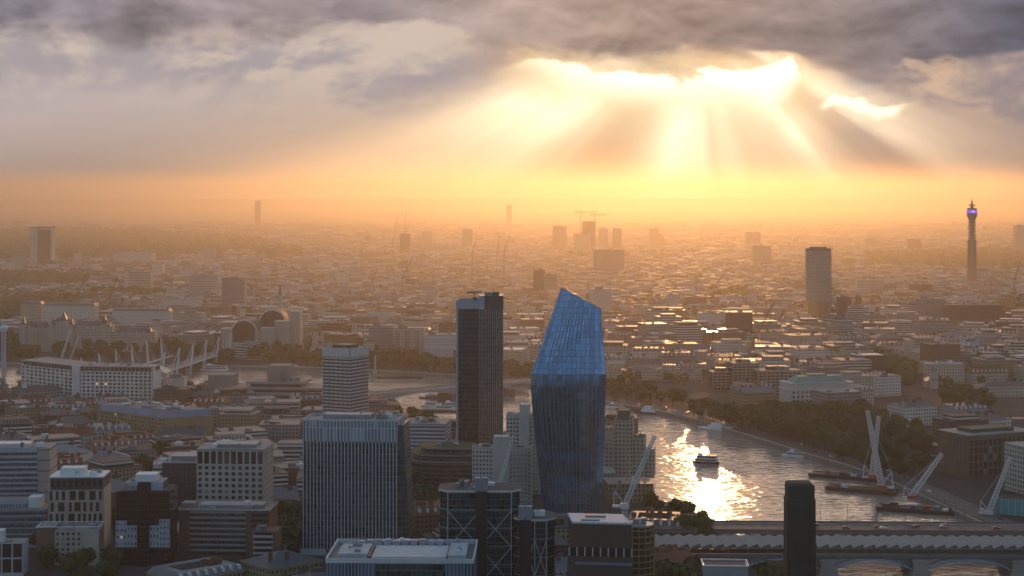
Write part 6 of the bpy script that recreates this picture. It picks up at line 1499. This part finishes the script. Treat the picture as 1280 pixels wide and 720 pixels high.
def grove(pix, label, group, gap, smin, smax, most):
    poly = [tuple(gp(a, b)) for a, b in pix]; TREEZ.append(poly); pts = []
    x0, x1 = min(p[0] for p in poly), max(p[0] for p in poly); y0, y1 = min(p[1] for p in poly), max(p[1] for p in poly)
    for i in range(4000):
        p = (rnd.uniform(x0, x1), rnd.uniform(y0, y1))
        if not inside(p, poly) or in_river(p[0], p[1], 9) or taken(p[0], p[1], -8): continue
        if any((p[0] - q[0]) ** 2 + (p[1] - q[1]) ** 2 < gap * gap for q in pts): continue
        pts.append(p)
        if len(pts) >= most: break
    for p in pts: tree(p[0], p[1], rnd.uniform(smin, smax), label, group)
    return len(pts)
NT = 0
NT += grove([(-20, 428), (120, 430), (230, 437), (288, 447), (288, 458), (100, 456), (-20, 452)], 'tall dark plane tree in the belt below the turreted stone terrace', 'trees below the turreted terrace', 15, 1.0, 1.35, 52)
NT += grove([(318, 441), (412, 446), (412, 461), (318, 458)], 'dark tree in the garden in front of the arched station', 'trees in front of the arched station', 15, .9, 1.25, 20)
NT += grove([(460, 448), (572, 456), (575, 471), (460, 464)], 'dark tree in the garden below the pale block of window strips', 'trees below the pale riverside blocks', 15, 1.0, 1.35, 26)
NT += grove([(628, 462), (662, 466), (662, 482), (628, 478)], 'dark tree by the far bank between the slim black tower and the blue glass tower', 'trees between the two towers', 14, .8, 1.1, 8)
NT += grove([(758, 490), (800, 492), (845, 503), (890, 516), (945, 534), (935, 546), (880, 530), (820, 517), (760, 503)], 'green tree in the row along the far wall before the classical palace', 'trees before the classical palace', 13, .8, 1.2, 30)
NT += grove([(930, 528), (985, 521), (1075, 524), (1150, 545), (1158, 585), (1132, 604), (1060, 581), (1000, 564)], 'dark full-crowned tree in the riverside park below the white office with the green roof', 'trees in the riverside park', 15, 1.0, 1.45, 66)
NT += grove([(462, 509), (500, 517), (530, 524), (578, 543), (566, 549), (515, 538), (462, 518)], 'tree in the row on the near bank between the banded and slim towers', 'trees on the near bank', 12, .7, .95, 14)
NT += grove([(812, 634), (868, 648), (900, 664), (884, 684), (830, 672), (806, 650)], 'sun-edged tree in the clump by the glittering water at the near bank', 'trees by the glittering water', 10, .55, .85, 18)
NT += grove([(1178, 500), (1228, 498), (1236, 520), (1188, 524)], 'dark tree in the clump left of the gothic gabled building', 'trees by the gothic gabled building', 15, .9, 1.3, 10)
NT += grove([(25, 487), (60, 487), (60, 492), (25, 492)], 'small tree on the near bank left of the long white riverside office', 'trees left of the riverside office', 10, .6, .9, 5)
NT += grove([(232, 489), (262, 489), (262, 497), (232, 497)], 'small tree by the boxy studios on the near bank', 'trees by the studios', 10, .6, .9, 6)
NT += grove([(338, 640), (384, 640), (384, 705), (345, 705)], 'dark tree in the street left of the wide striped tower', 'trees left of the striped tower', 11, .8, 1.15, 12)
NT += grove([(512, 610), (548, 615), (548, 660), (516, 660)], 'dark tree in the gap between the wide striped tower and the braced glass block', 'trees right of the striped tower', 11, .8, 1.15, 9)
NT += grove([(140, 590), (206, 575), (206, 660), (140, 690)], 'dark tree among the streets behind the black stepped office', 'trees by the black stepped office', 13, .7, 1.1, 14)
NT += grove([(40, 690), (140, 700), (140, 740), (40, 740)], 'dark tree below the low cream and brick block', 'trees below the cream and brick block', 11, .7, 1.0, 8)
for (px, py, s, l) in ((845, 748, 1.5, 'big round dark tree near the bottom edge beside the lattice-framed flats'), (866, 742, 1.25, 'smaller dark tree touching the big round one at the bottom edge'), (966, 745, 1.1, 'dark tree just left of the brick chimney foot'), (826, 735, .9, 'dark tree at the foot of the lattice-framed flats'), (1272, 690, .9, 'dark tree under the railway bridge end at the edge of the view')):
    p = gp(px, py)
    if not in_river(p.x, p.y, -2): tree(p.x, p.y, s, l, None); NT += 1

# ---- far parkland, read as one mass
def wood(label, pix, n, s=1.0):
    poly = [tuple(gp(a, b)) for a, b in pix]; TREEZ.append(poly); m = MB(); rr = random.Random(len(TREEZ))
    x0, x1 = min(p[0] for p in poly), max(p[0] for p in poly); y0, y1 = min(p[1] for p in poly), max(p[1] for p in poly); c = 0; k = 0
    while c < n and k < n * 12:
        k += 1; p = (rr.uniform(x0, x1), rr.uniform(y0, y1))
        if not inside(p, poly): continue
        c += 1; rad, h = rr.uniform(6, 11) * s, rr.uniform(13, 22) * s
        for i in range(22):
            d = Vector((rr.gauss(0, 1), rr.gauss(0, 1), rr.gauss(0, 1))).normalized(); q = Vector((p[0], p[1], h * .58)) + Vector((d.x * rad, d.y * rad, d.z * h * .42))
            u = d.cross(Vector((rr.gauss(0, 1), rr.gauss(0, 1), 1))).normalized() * rad * rr.uniform(.3, .55); v = d.cross(u.normalized()) * rad * rr.uniform(.3, .55)
            m.poly([q - u - v, q + u - v * .8, q + u * .8 + v, q - u + v])
    tag(m.build('woodland', LEAF), label, None, kind='stuff')
wood('dark parkland around the lone tower above the parkland', [(-30, 292), (70, 288), (200, 292), (330, 302), (330, 318), (200, 326), (110, 328), (-30, 330)], 1500, 1.5)
wood('tree-filled gardens at the left below the lone tower', [(-30, 345), (60, 345), (112, 350), (112, 360), (-30, 368)], 500, 1.0)
wood('trees around the cream villa at the left', [(-30, 383), (60, 375), (110, 380), (60, 400), (20, 415), (-30, 420)], 190)
wood('trees behind the long white terraces', [(112, 367), (205, 369), (212, 378), (118, 377)], 90)
wood('parkland below the telecom tower', [(1075, 322), (1180, 318), (1310, 316), (1310, 344), (1200, 340), (1080, 336)], 800, 1.3)
wood('trees at the edge of the view below the long dark office', [(1240, 384), (1310, 380), (1310, 400), (1250, 404)], 120)
wood('tree-lined square in the haze behind the white tower', [(710, 318), (790, 320), (790, 326), (705, 326)], 140, 1.1)
wood('trees in the haze left of the hazy brown tower', [(320, 312), (375, 313), (380, 324), (325, 326)], 190, 1.3)
wood('trees in the orange haze right of the white tower', [(885, 372), (940, 366), (940, 378), (890, 384)], 110)
wood('trees along the street left of the gothic gabled building', [(1095, 448), (1118, 452), (1145, 480), (1125, 482)], 45)

# ================================================================= the ordinary blocks of the city, one by one
WALLS = [('cream stone', F_['cream'], (.40, .34, .26)), ('white stucco', F_['white'], 0), ('brown brick', F_['brown'], 0), ('red brick', F_['red'], 0), ('grey concrete', F_['grey'], 0), ('buff brick', F_['buff'], 0), ('pale stone', F_['stone'], 0), ('dark glass', F_['dark'], 0), ('ribbon-windowed', F_['band'], 0)]
RF_P = [('slate', SLATE), ('lead', LEAD), ('red tile', REDTILE), ('pale slate', mat('pale_slate', (.13, .13, .13), .45, .5, noisy=.3))]
RF_F = [('pale felt', PALEROOF), ('grey felt', LEAD), ('dark felt', DARKROOF), ('white membrane', mat('white_membrane', (.42, .40, .37), .5, noisy=.3)), ('metal', mat('zinc_sheet', (.22, .22, .22), .3, .6, noisy=.3))]
chim = MB(); chim.box(-1.1, 1.1, -.5, .5, -2.5, 2.6); CHM = chim.mesh('chimney', BRICK)
dm_ = MB(); dm_.box(-.9, .9, -1.2, 1.2, -1.2, 1.0); dm_.hip(-1.0, 1.0, -1.3, 1.2, 1.0, 1.7, gable=True); DRM = dm_.mesh('dormer', WHITE)
CAND = []
def sites():
    g = random.Random(11)
    for (ang, d0, d1, px, py) in ((R(-8), 2200, 3450, 56, 47), (R(12), 1040, 2200, 54, 46)):
        ca, sa = math.cos(ang), math.sin(ang)
        for i in range(-40, 41):
            for j in range(-10, 90):
                u, v = i * px + g.uniform(-6, 6) + (j % 2) * px * .3, 1000 + j * py + g.uniform(-5, 5)
                x, y = u * ca - v * sa * .0 - (v - 2000) * sa, (u * sa) + v * ca
                if not d0 < y < d1: continue
                if abs(x) > y * .30 + 40: continue
                nn = north(x, y)
                if (d0 > 2000) != nn: continue
                w, d = g.uniform(.62, .90) * px, g.uniform(.58, .86) * py
                if in_river(x, y, 34): continue
                if taken(x, y, 20) or any(inside((x, y), z) for z in TREEZ): continue
                pxl = 640 + x / y * FPX; pyl = YH + FPX * CAMH / y
                if 930 < pxl < 1165 and 515 < pyl < 610: continue
                if 835 < pxl < 1010 and pyl > 652: continue
                CAND.append((y, x, w, d, ang + .35 * math.sin(x / 260.0 + y / 410.0) + g.choice([0, 0, R(4), R(-6), R(12), R(-15)]), g.random(), nn))
    # nearer than the river on the right: streets between bridge end and blocks
    for k in range(26):
        x, y = g.uniform(260, 480), g.uniform(1330, 2150)
        if north(x, y) and not in_river(x, y, 45) and not taken(x, y, 20) and not any(inside((x, y), z) for z in TREEZ): CAND.append((y, x, 40, 32, R(20), g.random(), True)); claim(x, y, 20)
sites(); CAND.sort()
ORD = ['nearest', 'second', 'third', 'fourth', 'fifth', 'sixth', 'seventh', 'eighth', 'ninth', 'tenth', 'eleventh', 'twelfth']
GEN = []
def gen_block(y, x, w, d, ang, q, nn):
    g = random.Random(int(x * 7 + y * 3)); near = y < 2200 and not nn
    pitched = q < .52
    if sum(1 for e in GEN if e[1] == pitched) >= 295: return
    wi = g.choice([0, 0, 0, 1, 1, 2, 2, 3, 4, 5, 6, 6, 6] if pitched else [0, 1, 1, 2, 4, 4, 5, 6, 6, 7, 8, 8])
    if near: wi = g.choice([2, 2, 3, 4, 5, 6, 0] if pitched else [2, 4, 4, 7, 8, 5])
    wname, wm, _ = WALLS[wi]
    h = g.uniform(11, 19) if near else g.uniform(15, 27) * (1.15 if not pitched else 1)
    if not near and not pitched and g.random() < .07: h *= g.uniform(1.3, 1.7)
    hn = 'tall' if h > 27 else 'low' if h < 15 else ''
    a, b = w / 2, d / 2
    name = 'terraced_block' if pitched else 'flat_roofed_block'
    r = thing(name, 'x', 'building', (x, y, 0), ang, ('pitched-roof blocks of the city' if pitched else 'flat-roof blocks of the city'))
    if pitched:
        rn, rm = g.choice(RF_P[:2] + RF_P if wi not in (1,) else RF_P[:2] + RF_P[3:]); hw = h - g.uniform(4, 6)
        m = MB(); m.box(-a, a, -b, b, 0, hw); c = .5
        m.box(-a - c, a + c, -b - c, b + c, hw + .003, hw + .7)
        m.build('wall', wm, r); m = MB(); t = g.random()
        if t < .35 and min(w, d) > 26:
            # mansard ring round a light well
            o1 = [(-a, -b), (a, -b), (a, b), (-a, b)]; o2 = [(-a + 3, -b + 3), (a - 3, -b + 3), (a - 3, b - 3), (-a + 3, b - 3)]
            m.prism(o1, hw + .7, h, 0, top=o2, cap=False); i1 = [(-a + 9, -b + 9), (a - 9, -b + 9), (a - 9, b - 9), (-a + 9, b - 9)]
            for k in range(4):
                l = (k + 1) % 4; m.poly([(*o2[k], h), (*o2[l], h), (*i1[l], h), (*i1[k], h)]); m.poly([(*i1[k], h), (*i1[l], h), (*i1[l], hw), (*i1[k], hw)])
            m.poly([(*p, hw + .75) for p in i1]); sh = 'courtyard mansard roof'
        elif t < .6: m.hip(-a, a, -b, b, hw + .7, h + 2, gable=False); sh = 'hipped roof'
        elif t < .8:
            k = d / 2
            m.hip(-a, a, -b, -.1, hw + .7, h + 1, gable=True); m.hip(-a, a, .1, b, hw + .7, h + 1, gable=True); sh = 'twin pitched roof'
        else:
            m.prism([(-a, -b), (a, -b), (a, b), (-a, b)], hw + .7, h, 0, top=[(-a + 3.5, -b + 3.5), (a - 3.5, -b + 3.5), (a - 3.5, b - 3.5), (-a + 3.5, b - 3.5)]); sh = 'mansard roof'
        rf = m.build('roof', rm, r)
        if sh.endswith('mansard roof') and y < 3000:
            n = int(w / 5.5); dz = (h - hw) * .5
            for k in range(n):
                o = bpy.data.objects.new('dormer', DRM); COL.objects.link(o); o.parent = rf; o.location = (-a + (k + .5) * w / n, -b + 1.5, hw + .7 + dz)
        for k in range(g.randint(3, 7)):
            o = bpy.data.objects.new('chimney', CHM); COL.objects.link(o); o.parent = rf; o.location = (g.uniform(-a * .85, a * .85), g.uniform(-b * .6, b * .7), h + .3); o.scale = (g.uniform(.8, 1.8), g.uniform(.8, 1.4), g.uniform(.8, 1.2))
    else:
        rn, rm = g.choice(RF_F if not near else [RF_F[1], RF_F[2], RF_F[2], RF_F[0]]); sh = 'flat roof'; t = g.random()
        m = MB(); m.box(-a, a, -b, b, 0, h); m.build('wall', wm, r); m = MB(); m.box(-a - .25, a + .25, -b - .25, b + .25, h + .003, h + .8); m.build('roof', rm, r)
        if t < .5:
            k = g.uniform(.5, .8); m = MB(); m.box(-a * k, a * k, -b * k, b * k, h + .8, h + 4.4); m.build('top_storey', F_[g.choice(['dark', 'grey', 'band', 'stone'])], r); m = MB(); m.box(-a * k - .3, a * k + .3, -b * k - .3, b * k + .3, h + 4.403, h + 4.9); m.build('top_roof', rm, r); sh = 'stepped flat roof'
        clutter(r, -a * .9, a * .6, -b * .9, b * .4, h + (.8 if t >= .5 else .8), g.randint(2, 5), g.randrange(9999), [GREYM, PALEROOF, LEAD, WHITE, BRICK], 1.1)
    pxl, pyl = 640 + x / y * FPX, YH + FPX * (CAMH - h) / y
    mk = min(MARKS, key=lambda k: (k[0] - pxl) ** 2 + (k[1] - pyl) ** 2 * 2.2)
    rel = ('behind' if y > mk[2] else 'in front of') if abs(mk[0] - pxl) < 26 else ('left of' if pxl < mk[0] else 'right of')
    dd = math.hypot(x - gx(mk[0], mk[2]), y - mk[2])
    GEN.append((r, pitched, f'{hn} {wname} block, {rn} {sh}'.strip(), rel, mk[3], dd))
for c in CAND: gen_block(*c)
from collections import defaultdict
BY = defaultdict(list)
for e in GEN: BY[(e[2], e[3], e[4])].append(e)
for (desc, rel, ph), L in BY.items():
    L.sort(key=lambda e: e[5])
    for k, e in enumerate(L):
        t = f'{desc}, {ORD[k] + " " if len(L) > 1 else ""}{rel} {ph}'
        e[0]['label'] = t if len(t.split()) <= 16 else t.split(' ', 1)[1] if t.split()[0] in ('tall', 'low') else t.replace(' block,', ',', 1)
print('GENERIC', len(GEN), sum(1 for e in GEN if e[1]), 'TREES', NT, 'maxwords', max(len(e[0]['label'].split()) for e in GEN))

# ================================================================= the city beyond, too many blocks to count
def far_city():
    g = random.Random(5); V, Fc, MI, UV, CW = [], [], [], [], []
    wc = [(.47, .40, .31), (.64, .59, .51), (.64, .59, .51), (.15, .10, .07), (.2, .1, .07), (.26, .25, .235), (.30, .225, .14), (.45, .41, .345), (.45, .41, .345), (.55, .52, .47)]
    rc = [(.06, .06, .065), (.10, .10, .10), (.2, .19, .18), (.17, .065, .04), (.08, .07, .06), (.34, .32, .29), (.06, .055, .05)]
    def quad(p, mi, uv, col):
        n = len(V); V.extend(p); Fc.append((n, n + 1, n + 2, n + 3)); MI.append(mi); UV.extend(uv); CW.append(col)
    D = 3400.0; cnt = 0
    while D < 12400:
        L = 30 * (D / 3400.0) ** .85; half = D * .36 + 60; x = -half + g.uniform(0, L)
        while x < half:
            w, d, h = L * g.uniform(.55, 1.25), L * g.uniform(.35, .7), g.uniform(8, 22)
            if g.random() < .025: h, w = h * g.uniform(1.5, 2.6), w * .7
            yy = D + g.uniform(-.4, .4) * L
            if not taken(x, yy, 4) and not any(inside((x, yy), z) for z in TREEZ) and g.random() < .9:
                a = g.choice([-.15, -.15, .2, .05, -.4]) + g.uniform(-.05, .05); ca, sa = math.cos(a), math.sin(a)
                P = [(x + u * ca - v * sa, yy + u * sa + v * ca) for u, v in ((-w / 2, -d / 2), (w / 2, -d / 2), (w / 2, d / 2), (-w / 2, d / 2))]
                cw, cr = g.choice(wc), g.choice(rc); u = g.uniform(0, 50)
                for k in (0, 1, 3):
                    p, q = P[k], P[(k + 1) % 4]; l = w if k % 2 == 0 else d
                    quad([(*p, 0), (*q, 0), (*q, h), (*p, h)], 0, [(u, 0), (u + l, 0), (u + l, h), (u, h)], cw)
                uvz = [(0, 0), (w, 0), (w, d), (0, d)]; t = g.random()
                if t < .45 and h < 24:
                    mid = [((P[0][0] + P[3][0]) / 2, (P[0][1] + P[3][1]) / 2, h + d * .22), ((P[1][0] + P[2][0]) / 2, (P[1][1] + P[2][1]) / 2, h + d * .22)]
                    quad([(*P[0], h), (*P[1], h), mid[1], mid[0]], 1, uvz, cr); quad([(*P[2], h), (*P[3], h), mid[0], mid[1]], 1, uvz, cr)
                    quad([(*P[1], h), (*P[2], h), mid[1], mid[1]], 0, uvz, cw); quad([(*P[3], h), (*P[0], h), mid[0], mid[0]], 0, uvz, cw)
                else:
                    quad([(*p, h) for p in P], 1, uvz, cr)
                    if D < 7500:
                        bx, by, bw, bh = x + g.uniform(-.25, .25) * w, yy, w * g.uniform(.1, .3), g.uniform(2, 4.5)
                        B4 = [(bx - bw, by - bw), (bx + bw, by - bw), (bx + bw, by + bw), (bx - bw, by + bw)]; cb = g.choice(rc + wc)
                        for k in (0, 1, 3): quad([(*B4[k], h), (*B4[(k + 1) % 4], h), (*B4[(k + 1) % 4], h + bh), (*B4[k], h + bh)], 1, uvz, cb)
                        quad([(*p, h + bh) for p in B4], 1, uvz, cb)
                cnt += 1
            x += w * g.uniform(1.0, 1.35) + g.choice([0, 0, L * .35])
        D += L * g.uniform(.75, 1.05)
    me = bpy.data.meshes.new('far_city'); me.from_pydata(V, [], Fc); me.update()
    ca = me.color_attributes.new('tint', 'FLOAT_COLOR', 'CORNER'); ca.data.foreach_set('color', [k for c in CW for _ in range(4) for k in (*c, 1.0)])
    ul = me.uv_layers.new(name='uv'); ul.data.foreach_set('uv', [c for p in UV for c in p])
    for i in (0, 1):
        mt = bpy.data.materials.new('far_' + ('wall', 'roof')[i]); mt.use_nodes = True; nt = mt.node_tree; b = nt.nodes['Principled BSDF']; b.inputs['Roughness'].default_value = (.85, .62)[i]; b.inputs['Specular IOR Level'].default_value = (.2, .35)[i]
        at = nt.nodes.new('ShaderNodeAttribute'); at.attribute_name = 'tint'; col = at.outputs['Color']
        if i == 0:
            tc = nt.nodes.new('ShaderNodeTexCoord'); sp = nt.nodes.new('ShaderNodeSeparateXYZ'); nt.links.new(tc.outputs['UV'], sp.inputs[0]); fu, fv = (X(nt, sp.outputs[0]) / 3.4).frac(), (X(nt, sp.outputs[1]) / 3.6).frac()
            col = mixc(nt, fu.gt(.3) * fu.lt(.72) * fv.gt(.25) * fv.lt(.75), col, (.03, .03, .03))
        nt.links.new(col, b.inputs['Base Color']); me.materials.append(mt)
    me.polygons.foreach_set('material_index', MI)
    o = bpy.data.objects.new('far_city', me); COL.objects.link(o); tag(o, 'mass of far rooftops fading into the evening haze', None, kind='stuff')
    # street and garden trees scattered between the far roofs
    m = MB()
    for k in range(5200):
        y = 3400 * (12400 / 3400.0) ** (g.random() ** 1.3); x = g.uniform(-1, 1) * (y * .36); rad, h = g.uniform(5, 10) * (y / 3400) ** .5, g.uniform(12, 20)
        for i in range(9):
            d = Vector((g.gauss(0, 1), g.gauss(0, 1), g.gauss(0, 1))).normalized(); q = Vector((x, y, h * .6)) + Vector((d.x * rad, d.y * rad, d.z * h * .4)); u = d.cross(Vector((g.gauss(0, 1), g.gauss(0, 1), 1))).normalized() * rad * .6; v = d.cross(u.normalized()) * rad * .6
            m.poly([q - u - v, q + u - v, q + u + v, q - u + v])
    tag(m.build('far_trees', LEAF), 'far street trees between the hazy rooftops', None, kind='stuff')
    m = MB(); g = random.Random(77); c = 0
    while c < 620:
        y = g.uniform(2150, 3450); x = g.uniform(-1, 1) * y * .30
        if not north(x, y) or in_river(x, y, 40) or taken(x, y, -6) or any(inside((x, y), z) for z in TREEZ) or any(abs(x - e[1]) < e[2] * .45 and abs(y - e[0]) < e[3] * .45 for e in CAND): continue
        c += 1; rad, h = g.uniform(3.5, 7), g.uniform(10, 19)
        for i in range(60):
            d = Vector((g.gauss(0, 1), g.gauss(0, 1), g.gauss(0, 1))).normalized(); q = Vector((x, y, h * .6)) + Vector((d.x * rad, d.y * rad, d.z * h * .4)) * g.uniform(.7, 1.05); u = d.cross(Vector((g.gauss(0, 1), g.gauss(0, 1), 1))).normalized() * rad * .26; v = d.cross(u.normalized()) * rad * .24
            m.poly([q - u - v, q + u - v * .6, q + u * .7 + v, q - u * .8 + v])
    tag(m.build('street_trees', LEAF), 'small street trees between the rooftops beyond the river', None, kind='stuff')
    print('FAR', cnt, len(Fc))
far_city()

# ================================================================= cloud added to shade the foreground, glowing in the sky's own colours
def shade_cloud():
    D0, K = 50000.0, 50000.0 / FPX
    m = MB(); NS, NT = 60, 20; P = []
    for i in range(NS + 1):
        s = i / NS; px = 250 + 1250 * s
        row = []
        for j in range(NT):
            a = 2 * math.pi * j / NT
            row.append((gx(px, D0), D0 + 900 * math.cos(a), CAMH + (YH - 0.0) * K + 100.0 * K * math.sin(a)))
        P.append(row)
    for i in range(NS):
        for j in range(NT):
            k = (j + 1) % NT; m.poly([P[i][j], P[i + 1][j], P[i + 1][k], P[i][k]], 0)
    m.sm = True
    mt = bpy.data.materials.new('cloud_glow'); mt.use_nodes = True; nt = mt.node_tree; nt.nodes.clear()
    tc = nt.nodes.new('ShaderNodeTexCoord'); sp = nt.nodes.new('ShaderNodeSeparateXYZ'); nt.links.new(tc.outputs['Object'], sp.inputs[0])
    # kilometres along and up the shade cloud, on the same scale as the cloud pattern of the sky
    px = X(nt, sp.outputs[0]) / K + 640.0; py = (X(nt, sp.outputs[2]) - CAMH) / -K + YH
    nb, nf, rel = cloud_noise(nt, px, py)
    yw = py + (nb - 0.5) * 50.0 + (nf - 0.5) * 26.0
    edge = px.ramp([(250, .0), (420, .25), (700, .56), (795, .60), (812, .57), (828, .52), (848, .53), (864, .538), (892, .540), (906, .56), (925, .60), (950, .66), (1100, .70), (1300, .60), (1500, .3)], 250, 1500) * 100.0  # lower edge shaped by bearing to set where its shade ends
    al = (yw - edge).smooth(5.0, -5.0) * py.smooth(-24.0, -8.0) * px.smooth(255.0, 420.0) * px.smooth(1495.0, 1350.0)
    em = nt.nodes.new('ShaderNodeEmission'); nt.links.new(deck_colour(nt, px, nb, nf, rel), em.inputs[0]); em.inputs[1].default_value = 0.88  # emission stands in for sunlight coming through the cloud
    tr = nt.nodes.new('ShaderNodeBsdfTransparent'); mx = nt.nodes.new('ShaderNodeMixShader'); out = nt.nodes.new('ShaderNodeOutputMaterial')
    nt.links.new(al.s, mx.inputs[0]); nt.links.new(tr.outputs[0], mx.inputs[1]); nt.links.new(em.outputs[0], mx.inputs[2]); nt.links.new(mx.outputs[0], out.inputs[0])
    mt.cycles.emission_sampling = 'NONE'
    tag(m.build('shade_cloud', mt), 'dark grey cloud bank hiding the sun above the bright gap', None, kind='structure')
shade_cloud()

# ================================================================= haze
m = MB(); m.box(-9000, 9000, -1200, 24000, -5, 350, bot=True)
hz = m.build('haze', [])
hm = bpy.data.materials.new('haze_air'); hm.use_nodes = True; nt = hm.node_tree; nt.nodes.clear()
out = nt.nodes.new('ShaderNodeOutputMaterial'); v = nt.nodes.new('ShaderNodeVolumePrincipled'); nt.links.new(v.outputs[0], out.inputs['Volume'])
v.inputs['Density'].default_value = 1.3e-4; v.inputs['Anisotropy'].default_value = 0.77; v.inputs['Color'].default_value = (.60, .53, .445, 1)
hz.data.materials.append(hm); hz.display_type = 'WIRE'
tag(hz, 'warm evening haze over the whole city', None, kind='stuff')
